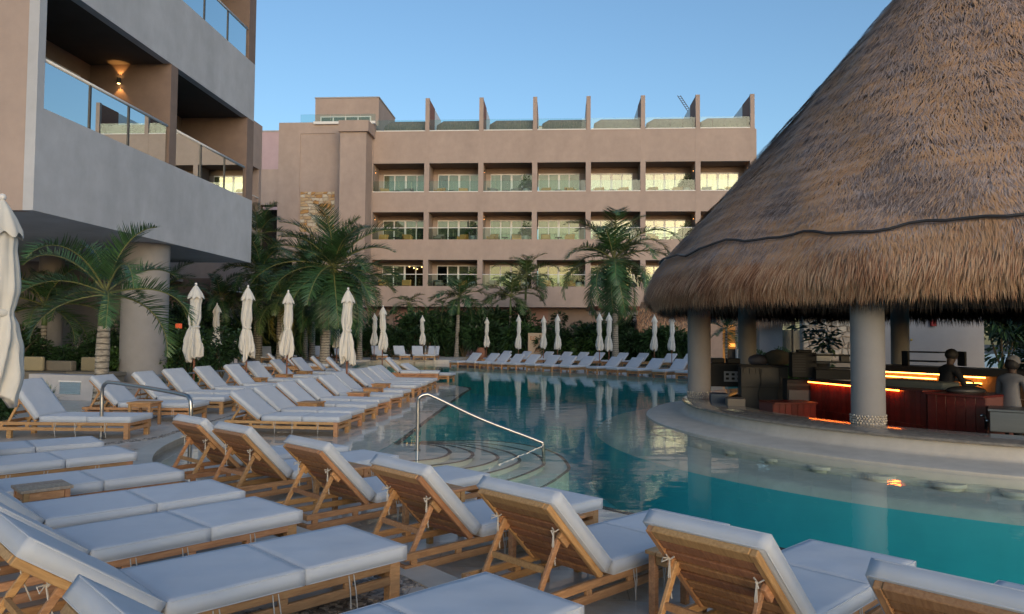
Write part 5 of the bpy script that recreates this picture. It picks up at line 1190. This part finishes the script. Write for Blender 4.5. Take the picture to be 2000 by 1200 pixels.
def windowset(x0, x1, zf, lit, seed):
    """four-leaf sliding glazing at the back of a recess"""
    r = random.Random(seed); y = 62.0; H_ = 2.02; n = 4; f = MB(); w_ = .10
    f.box(x0, x1, y - 60 - .06, y - 60, zf + H_ - w_, zf + H_); f.box(x0, x1, y - 60 - .06, y - 60, zf, zf + .06)
    for i in range(n + 1):
        ww = w_ * (1.7 if i == 2 else 1); xx = x0 + (x1 - x0) * i / n; f.box(max(x0, xx - ww / 2), min(x1, xx + ww / 2), y - 60 - .059, y - 60 - .001, zf + .061, zf + H_ - w_ - .001)
    fo = f.build('sliding_door', WHITE, hotel)
    for i in range(n):
        a = x0 + (x1 - x0) * i / n + .05; b = x0 + (x1 - x0) * (i + 1) / n - .05
        MB().box(a, b, y - 60 - .035, y - 60 - .025, zf + .065, zf + H_ - w_ - .003).build('pane', GL_DOOR, fo)
        if lit and i in (2, 3): continue
        if r.random() < .2: continue
        # pleated curtain
        N = 14; vs = []; 
        for j in range(N + 1):
            xx = a + (b - a) * j / N; yy = y - 60 + .12 + (.035 if j % 2 else -.02)
            vs += [(xx, yy, zf + .03), (xx, yy, zf + H_ - .05)]
        MB().add(vs, [(2 * j, 2 * j + 2, 2 * j + 3, 2 * j + 1) for j in range(N)]).build('curtain', CURT, fo)
    # dark room box behind
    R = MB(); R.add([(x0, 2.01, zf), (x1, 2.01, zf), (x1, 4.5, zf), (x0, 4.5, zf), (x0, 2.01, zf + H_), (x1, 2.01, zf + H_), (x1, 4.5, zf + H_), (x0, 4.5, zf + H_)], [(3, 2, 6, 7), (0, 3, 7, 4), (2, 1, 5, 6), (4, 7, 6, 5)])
    R.build('room_interior', DARKROOM if not lit else mat('lit_room', (.10, .06, .035), .9), hotel)  # lit bay has warmer, lighter walls: lamp light painted into the colour
    if lit:
        for k in range(5):
            MB().ball((x0 + (x1 - x0) * (.55 + .09 * k), 3.0 + .2 * (k % 2), zf + 2.0 - .1 * (k % 3)), .05, n=6).build('ceiling_lamp', LAMPE, hotel)
for fi, (f, s) in enumerate(zip(FL, SO)):
    zf = f - .12
    for bi in range(7):
        xa = opn[bi] + (.21 if bi else .0); xb = opn[bi + 1] - .21
        left = bi >= 3
        d0 = xa + (.05 if left else .42); d1 = xb - (.45 if left else .02)
        # wall round the glazing
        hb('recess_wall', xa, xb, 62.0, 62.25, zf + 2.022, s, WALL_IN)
        if d0 - xa > .1: hb('recess_wall', xa, d0, 62.0, 62.25, zf, zf + 2.02, WALL)
        if xb - d1 > .1: hb('recess_wall', d1, xb, 62.0, 62.25, zf, zf + 2.02, WALL)
        windowset(d0, d1, zf, fi == 0 and bi == 0, fi * 10 + bi)
        n = 4
        for i in range(n):
            a = xa + (xb - xa) * i / n; MB().box(a + .01, a + (xb - xa) / n - .01, .10, .115, f + .002, f + .95).build('glass_panel', GL_RAIL, hotel)
        if fi == 2: MB().box(xa, xb, -.03, .18, f + .0005, f + .07).build('white_sill', WHITE, hotel)
        else: MB().box(xa, xb, .08, .14, f + .95, f + 1.0).build('handrail', WHITE, hotel); 
        pos = [(xa + .7, 'a' if hr.random() < .75 else 'b', 'armchair'), (xa + 1.75, 't', 'table'), (xa + 2.7, 'a' if hr.random() < .75 else 'b', 'armchair')]
        if hr.random() < .7 and fi < 2 or bi in (2, 5): pos.append((xb - .5, 'p', 'plant'))
        for k, (x, kind, cat) in enumerate(pos):
            where = f'{rows[fi]} balcony row, {bays[bi]} bay from the left'
            if cat == 'armchair':
                t = thing('balcony_chair', f'{"ochre" if kind == "a" else "grey"} armchair, {"left" if k == 0 else "right"} one, {where}', 'armchair', (x, 61.1, zf), hr.uniform(-.4, .4), 'balcony armchairs')
                link('chair_frame', ME_ch[kind], t); link('chair_cushion', ME_cc[kind], t)
                four_legs(t)
            elif cat == 'table':
                t = thing('balcony_table', f'low round table on the {where}', 'table', (x, 61.0, zf), 0, 'balcony tables'); link('table_top', ME_tt, t); link('table_foot', ME_tl, t)
            else:
                t = thing('potted_plant', f'plant in a round grey pot on the {where}', 'potted plant', (x, 61.0, zf), 0, 'balcony plants'); link('pot', ME_pot, t); link('foliage', ME_pl, t)
        if bi in (0, 2, 5, 6) and fi > 0 or bi == 0:
            xs = xa + .03 if bi < 4 else xb - .03
            t = thing('balcony_sconce', f'tiny warm sconce on the side wall, {where}', 'wall lamp', (xs, 60.7, zf + 2.0), 0, 'balcony sconces')
            MB().box(-.03, .03, -.04, .04, -.1, .1).build('case', DARKM, t)
            for s_ in (1, -1): MB().box(-.025, .025, -.03, .03, s_ * .102 - .001, s_ * .102 + .001).build('lamp_lens', mat('sconce_glow', (1, .5, .2), .5, emit=(1, .40, .10, 9)), t)
# roof terrace: fins, glass, canopies
for i, x in enumerate(PX_):
    m_ = MB(); m_.box(x - .17, x + .17, -.02, .25, 18.581, 21.35); fo = m_.build('roof_fin', WALL, hotel)
    MB().box(x - .15, x + .15, .251, 2.7, 18.58, 21.3).build('wood_cladding', mat('cladding_wood', (.26, .10, .05), .7, .3, 4, stretch=(1, 1, 8)), fo)
    MB().box(x - .14, x + .14, 2.701, 6, 18.58, 21.25).build('white_wall', WHITE, fo)
for bi in range(7):
    xa = opn[bi] + .2; xb = opn[bi + 1] - .2
    MB().box(xa, xb, -.03, .2, 18.58, 18.66).build('roof_trim', WHITE, hotel)
    for i in range(4):
        a = xa + (xb - xa) * i / 4; MB().box(a + .01, a + (xb - xa) / 4 - .01, .06, .075, 18.66, 19.55).build('glass_panel', GL_RAIL, hotel)
    n = 10; vs = []
    for j in range(n + 1):
        a = PI * j / n
        for k, x in enumerate((xa + .35, xa + .9, xb - .6, xb - .02)):
            e = .80 if k == 0 else 1; vs.append((x, 2.6 - 1.7 * e * math.cos(a), 18.6 + 1.42 * e * math.sin(a) ** .5))
    cm = MB(); cm.add(vs, [(j * 4 + k, j * 4 + k + 1, (j + 1) * 4 + k + 1, (j + 1) * 4 + k) for j in range(n) for k in range(3)] + [tuple(j * 4 for j in range(n + 1)), tuple(j * 4 + 3 for j in range(n, -1, -1))])
    t = thing('roof_canopy', f'brown rounded thatch canopy on the hotel roof, {bays[bi]} from the left', 'canopy', (0, 60, 0), 0, 'roof canopies'); cm.build('canopy', CANOPY, t, autos=50)
    for x in (xa + .5, xb - .3):
        MB().box(x - .04, x + .04, 2.2, 2.28, 18.5, 18.9).build('post', POLE, t)
t = thing('roof_ladder', 'lattice ladder leaning above the hotel roof', 'ladder', (0, 66, 0)); 
pA = at(1349, 222, Y=66); pB = at(1326, 187, Y=66); dl = (pB - pA)
for s in (-.13, .13): MB().bar((pA.x + s, 0, pA.z), (pB.x + s, 0, pB.z), .05, .05).build('rail', MACHG, t)
for k in range(9): q = pA + dl * (k + .5) / 9; MB().bar((q.x - .12, 0, q.z), (q.x + .12, 0, q.z), .03, .03).build('rung', MACHG, t)
t = thing('roof_ac_unit', 'white air-conditioning box behind the third roof canopy', 'air conditioner', (-1.1, 66, 0)); MB().box(-1.0, 1.1, 0, 1, 18.5, 20.55).build('case', WHITE, t); MB().box(-1.1, 1.2, -.1, 1.1, 20.551, 20.65).build('lid', GREYW, t)
# tower block at the left end
hb('tower_wall', -23.6, -21.75, 59.9, 70, 8, 19.4); hb('tower_wall_middle', -21.749, -18.75, 59.96, 70, 8, 18.45); hb('tower_wall_head', -21.749, -18.75, 59.9, 70, 18.451, 19.4); hb('tower_wall_right', -18.749, -15.551, 59.9, 70, 4.06, 19.4)
hb('tower_shaft', -17.75, -15.62, 57.9, 59.899, 3.9, 18.0); hb('tower_cornice', -17.85, -15.4, 57.7, 59.899, 18.0, 18.9)
hb('tower_cap', -21.749, -15.4, 57.75, 59.9, 18.901, 19.15) if 0 else None
hb('tower_trim', -20.6, -15.38, 59.7, 59.899, 19.2, 19.42, WHITE)
hb('link_wall', -30, -23.601, 60, 61, 12.5, 15.5); hb('link_wall_low', -22.27, -21.75, 59.95, 61, 0, 7.999); hb('link_wall_left', -30, -25.3, 60.01, 61, 0, 12.499)
hb('tower_wall_left', -23.6, -22.27, 59.91, 61, 12.5, 12.51) if 0 else None
hb('entrance_recess', -30, -21.75, 63, 63.3, 0, 12.6, DARKROOM); hb('entrance_floor', -25.3, -21.75, 60.05, 63, 8.0, 8.4, WALL_IN)
hb('tower_base', -21.749, -18.75, 59.97, 61, 0, 7.999); hb('tower_base_right', -18.749, -15.6, 59.97, 61, 0, 4.06, WALL_IN)
hb('penthouse_wall', -21.35, -15.75, 62.3, 68.5, 18.4, 22.2); hb('penthouse_roof_edge', -21.4, -15.7, 62.25, 68.5, 22.201, 22.3, GREYW)
f = MB(); X0, X1 = -20.85, -16.4
f.box(X0, X1, 2.2, 2.29, 19.2, 19.28); f.box(X0, X1, 2.2, 2.29, 20.5, 20.58)
for i in range(5): xx = X0 + (X1 - X0 - .09) * i / 4; f.box(xx, xx + .09, 2.201, 2.289, 19.281, 20.499)
fo = f.build('penthouse_window', WHITE, hotel)
for i in range(4): MB().box(X0 + .1 + i * 1.08, X0 + 1.06 + i * 1.08, 2.25, 2.26, 19.285, 20.495).build('pane', GL_DOOR, fo)
for i in range(5): MB().box(-21.8 + i * 1.28, -20.55 + i * 1.28, -.0, .015, 19.425, 20.1).build('glass_panel', GL_RAIL, hotel)
# picked-out stones of the tower panel
def stone_panel(parent, x0, x1, z0, z1, yf, nx, nz, mats_, seed, depth=.07, fx=None):
    r = random.Random(seed); G = {}
    for i in range(nx + 1):
        for j in range(nz + 1):
            jx = 0 if i in (0, nx) else r.uniform(-.33, .33); jz = 0 if j in (0, nz) else r.uniform(-.33, .33)
            G[i, j] = Vector((x0 + (x1 - x0) * (i + jx) / nx, z0 + (z1 - z0) * (j + jz) / nz))
    used = set()
    for j in range(nz):
        for i in range(nx):
            if (i, j) in used: continue
            span = 2 if (r.random() < .35 and i + 1 < nx and (i + 1, j) not in used) else 1
            if span == 2: used.add((i + 1, j))
            ps = [G[i, j]] + ([G[i + 1, j]] if span == 2 else []) + [G[i + span, j], G[i + span, j + 1]] + ([G[i + 1, j + 1]] if span == 2 else []) + [G[i, j + 1]]
            c = sum(ps, Vector((0, 0))) / len(ps); ps = [c + (p_ - c) * (1 - .022 / max(.08, (p_ - c).length)) for p_ in ps]
            d_ = depth * r.uniform(.5, 1.1); n = len(ps); back = [(p_.x - c.x, 0, p_.y - c.y) for p_ in ps]; fr_ = [((p_.x - c.x) * .88, -d_ + r.uniform(-.012, .012), (p_.y - c.y) * .88) for p_ in ps]
            mb = MB(); mb.add(back + fr_, [tuple(range(n, 2 * n))] + [(k, (k + 1) % n, n + (k + 1) % n, n + k) for k in range(n)])
            o = mb.build('stone', mats_[r.randrange(len(mats_))], parent); o.location = (c.x, yf, c.y)
ST = [mat('stone_cream', (.50, .42, .30), .8, .2, 5, .4, 15), mat('stone_ochre', (.42, .24, .09), .8, .25, 5, .4, 15), mat('stone_tan', (.46, .33, .19), .8, .2, 5, .4, 15), mat('stone_pale', (.56, .50, .40), .8, .15, 5, .4, 15)]
stone_panel(hotel, -21.68, -18.74, 10.2, 13.58, -.042, 9, 13, ST, 3)

# ------------------------------------------------------------------ things behind the bar
sw = thing('stone_wall', 'pale rough stone wall panel behind the plant in the bar', 'wall', (0, 30, 0))
pa, pb = at(1568, 650, Y=30), at(1668, 650, Y=30)
MB().box(pa.x, pb.x, .01, .4, 0, 3.6).build('mortar', mat('stone_mortar', (.28, .24, .19), .9), sw)
STP = [mat('wallstone_a', (.44, .37, .29), .85, .2, 5, .4, 12), mat('wallstone_b', (.38, .30, .22), .85, .2, 5, .4, 12), mat('wallstone_c', (.52, .46, .37), .85, .15, 5, .4, 12)]
stone_panel(sw, pa.x, pb.x, .8, 3.0, .008, 9, 10, STP, 6, .05)
t = thing('white_service_wall', 'plain pale wall with a hidden door behind the bar staff', 'wall', (0, 30.5, 0)); a = at(1664, 650, Y=30.5); b = at(1922, 650, Y=30.5); MB().box(a.x + .15, b.x, 0, .3, 0, 4.5).build('wall', mat('service_wall', (.36, .34, .33), .85, .05, 2), t)
t = thing('fire_alarm', 'small red alarm box high on the pale wall behind the bar', 'alarm', tuple(at(1823, 631, Y=30.4))); MB().box(-.10, .10, -.06, 0.08, -.13, .13).build('case', RED, t, bevel=.015, segs=1)
t = thing('door_knob', 'brass knob on the pale wall behind the bar', 'door knob', tuple(at(1780, 664, Y=30.4))); MB().ball((0, 0, 0), .05, n=10).build('knob', BRASS, t, smooth=True); MB().cyl(0, 0, -.02, .02, .02, 8).build('spindle', BRASS, t)
t = thing('glass_fence', 'dark teal glass fence with black posts behind the bar', 'fence', (0, 34, 0)); a = at(1520, 650, Y=34); b = at(1575, 650, Y=34); zt_ = at(1540, 645, Y=34).z
for i in range(2): MB().box(a.x + (b.x - a.x) * i / 2 + .02, a.x + (b.x - a.x) * (i + 1) / 2 - .02, 0, .02, 0, zt_).build('glass_panel', mat('teal_screen', (.012, .06, .075), .25), t)
for i in range(3): x = a.x + (b.x - a.x) * i / 2; MB().box(x - .03, x + .03, -.03, .03, 0, zt_ + .45).build('post', BLACK, t)
for k in range(4): MB().box(a.x, b.x, -.01, .01, zt_ + .08 + k * .1, zt_ + .1 + k * .1).build('wire', BLACK, t)
# small thatched huts in the distance
def small_hut(label, x0, x1, Y, ztop, zbot, wallm, seed, dep=2.5, wall=None):
    t = thing('small_thatched_hut', label, 'hut', ((x0 + x1) / 2, Y, 0), 0, 'small thatched huts'); w_ = (x1 - x0) / 2
    mb = MB(); mb.add([(-w_, 0, zbot), (w_, 0, zbot), (w_ * .8, dep * .5, ztop + .8), (-w_ * .8, dep * .5, ztop + .8), (-w_, dep, zbot), (w_, dep, zbot)], [(0, 1, 2, 3), (3, 2, 5, 4), (0, 3, 4), (1, 5, 2), (0, 4, 5, 1)]); mb.build('roof', STRAW_CORE, t)
    r = random.Random(seed); s = MB()
    for i in range(int(w_ * 2 * 420)):
        x = r.uniform(-w_, w_); z = zbot + r.random() ** 1.5 * (ztop - zbot + .4); y = (z - zbot) / (ztop + .8 - zbot) * dep * .5 - .05; L = r.uniform(.25, .45); dx = r.uniform(-.05, .05)
        s.add([(x, y, z), (x + .02, y, z), (x + dx + .01, y - .1, z - L)], [(0, 1, 2)])
    o = s.build('thatch', STRAW_E, t); tag(o, kind='stuff')
    a, b, zz = wall; MB().box(a - t.location.x, b - t.location.x, .4, dep - .4, 0, zz).build('wall', wallm, t)
a, b = at(1395, 640, Y=33), at(1545, 640, Y=33); c, d_ = at(1482, 640, Y=33), at(1527, 640, Y=33)
small_hut('small thatched hut with round pale wall seen between the bar columns', a.x, b.x, 32.5, 3.1, 2.35, GREYW, 1, 2.5, (c.x, d_.x, 2.4))
a, b = at(1248, 640, Y=47), at(1350, 640, Y=47)
small_hut('small thatched hut behind the umbrellas left of the bar column', a.x, b.x + .5, 48.0, 3.2, 2.15, GREYW, 2, 2.5, (a.x + .4, b.x + .4, 2.3))
t = thing('amber_niche', 'warm lit cupboard niche glowing between the bar columns', 'niche', (0, 34.5, 0)); a = at(1412, 650, Y=34.5); b = at(1440, 650, Y=34.5)
MB().box(a.x, b.x, 0, .05, .4, 2.6).build('back_panel', mat('niche_wood_glow', (.28, .15, .05), .6, emit=(1, .4, .08, .12)), t); MB().box(a.x + .2, b.x, -.3, -.001, .4, 1.15).build('cabinet', MACHG, t); MB().box(a.x + .25, b.x, -.06, -.002, 1.25, 1.4).build('lit_shelf', mat('niche_light', (1, .5, .1), .5, emit=(1, .42, .08, .8)), t); MB().box(a.x + .25, b.x, -.06, -.002, 2.2, 2.24).build('lit_edge', MATS['niche_light'], t)  # wood back panel glows faintly by itself, painting lamp light onto it
t = thing('pale_post', 'pale square post beside the lit niche', 'post', tuple(at(1443, 650, Y=34).xy) + (0,)); MB().box(-.12, .22, -.15, .15, 0, 2.6).build('shaft', WHITE, t); MB().box(-.16, .26, -.19, .19, 0, .1).build('base', WHITE, t)
# potted broadleaf plant in the bar
p = at(1600, 690, Y=23.5)
t = thing('potted_plant', 'large-leaved plant in a white bowl standing behind the bar shelf', 'potted plant', (p.x, p.y, 0)); MB().lathe([(.001, .9), (.3, .9), (.42, 1.15), (.40, 1.2), (.001, 1.15)], 24).build('bowl', WHITE, t, smooth=True); MB().cyl(0, 0, 0, .9, .3, 20).build('stand', MACH, t)
lf = leafball(150, .42, .42, .55, .34, .13, 0, 123, zc=1.65); lf.build('foliage', SHRUB[0], t)
# pergola
t = thing('pergola', 'pergola with dark red beams and pale posts behind the coconut palm', 'pergola', (0, 53, 0)); a = at(1150, 607, Y=53); b = at(1300, 607, Y=53)
MB().box(a.x, b.x, 0, .2, 3.25, 3.55).build('beam', GREYW, t)
for i in range(9): x = a.x + (b.x - a.x) * i / 8; MB().box(x - .1, x + .1, -.6, 2, 3.551, 3.85).build('rafter', RUST, t)
MB().box(a.x, b.x, -.3, -.2, 3.6, 3.86).build('fascia', RUST, t)
for px in (1243,): x = at(px, 640, Y=53).x; MB().box(x - .22, x + .22, .0, .4, 0, 3.249).build('post', GREYW, t)
# pink block behind
t = thing('pink_block', 'pinkish plain building block rising behind the left gap', 'building', (-31, 76, 0)); MB().box(-2.4, 2.2, 0, 6, 0, 23.2).build('wall', PINK, t); MB().box(-2.45, 2.25, -.05, 6.05, 23.201, 23.35).build('roof_edge', GREYW, t)
# distant ground beyond everything and trees behind the bar
hedge([(20, 36), (24, 34), (28, 30)], 6, 'big dark tree mass beyond the bar at right', 'trees beyond the bar', 2.2, 3, 0, 21, kinds=(0, 1, 2))
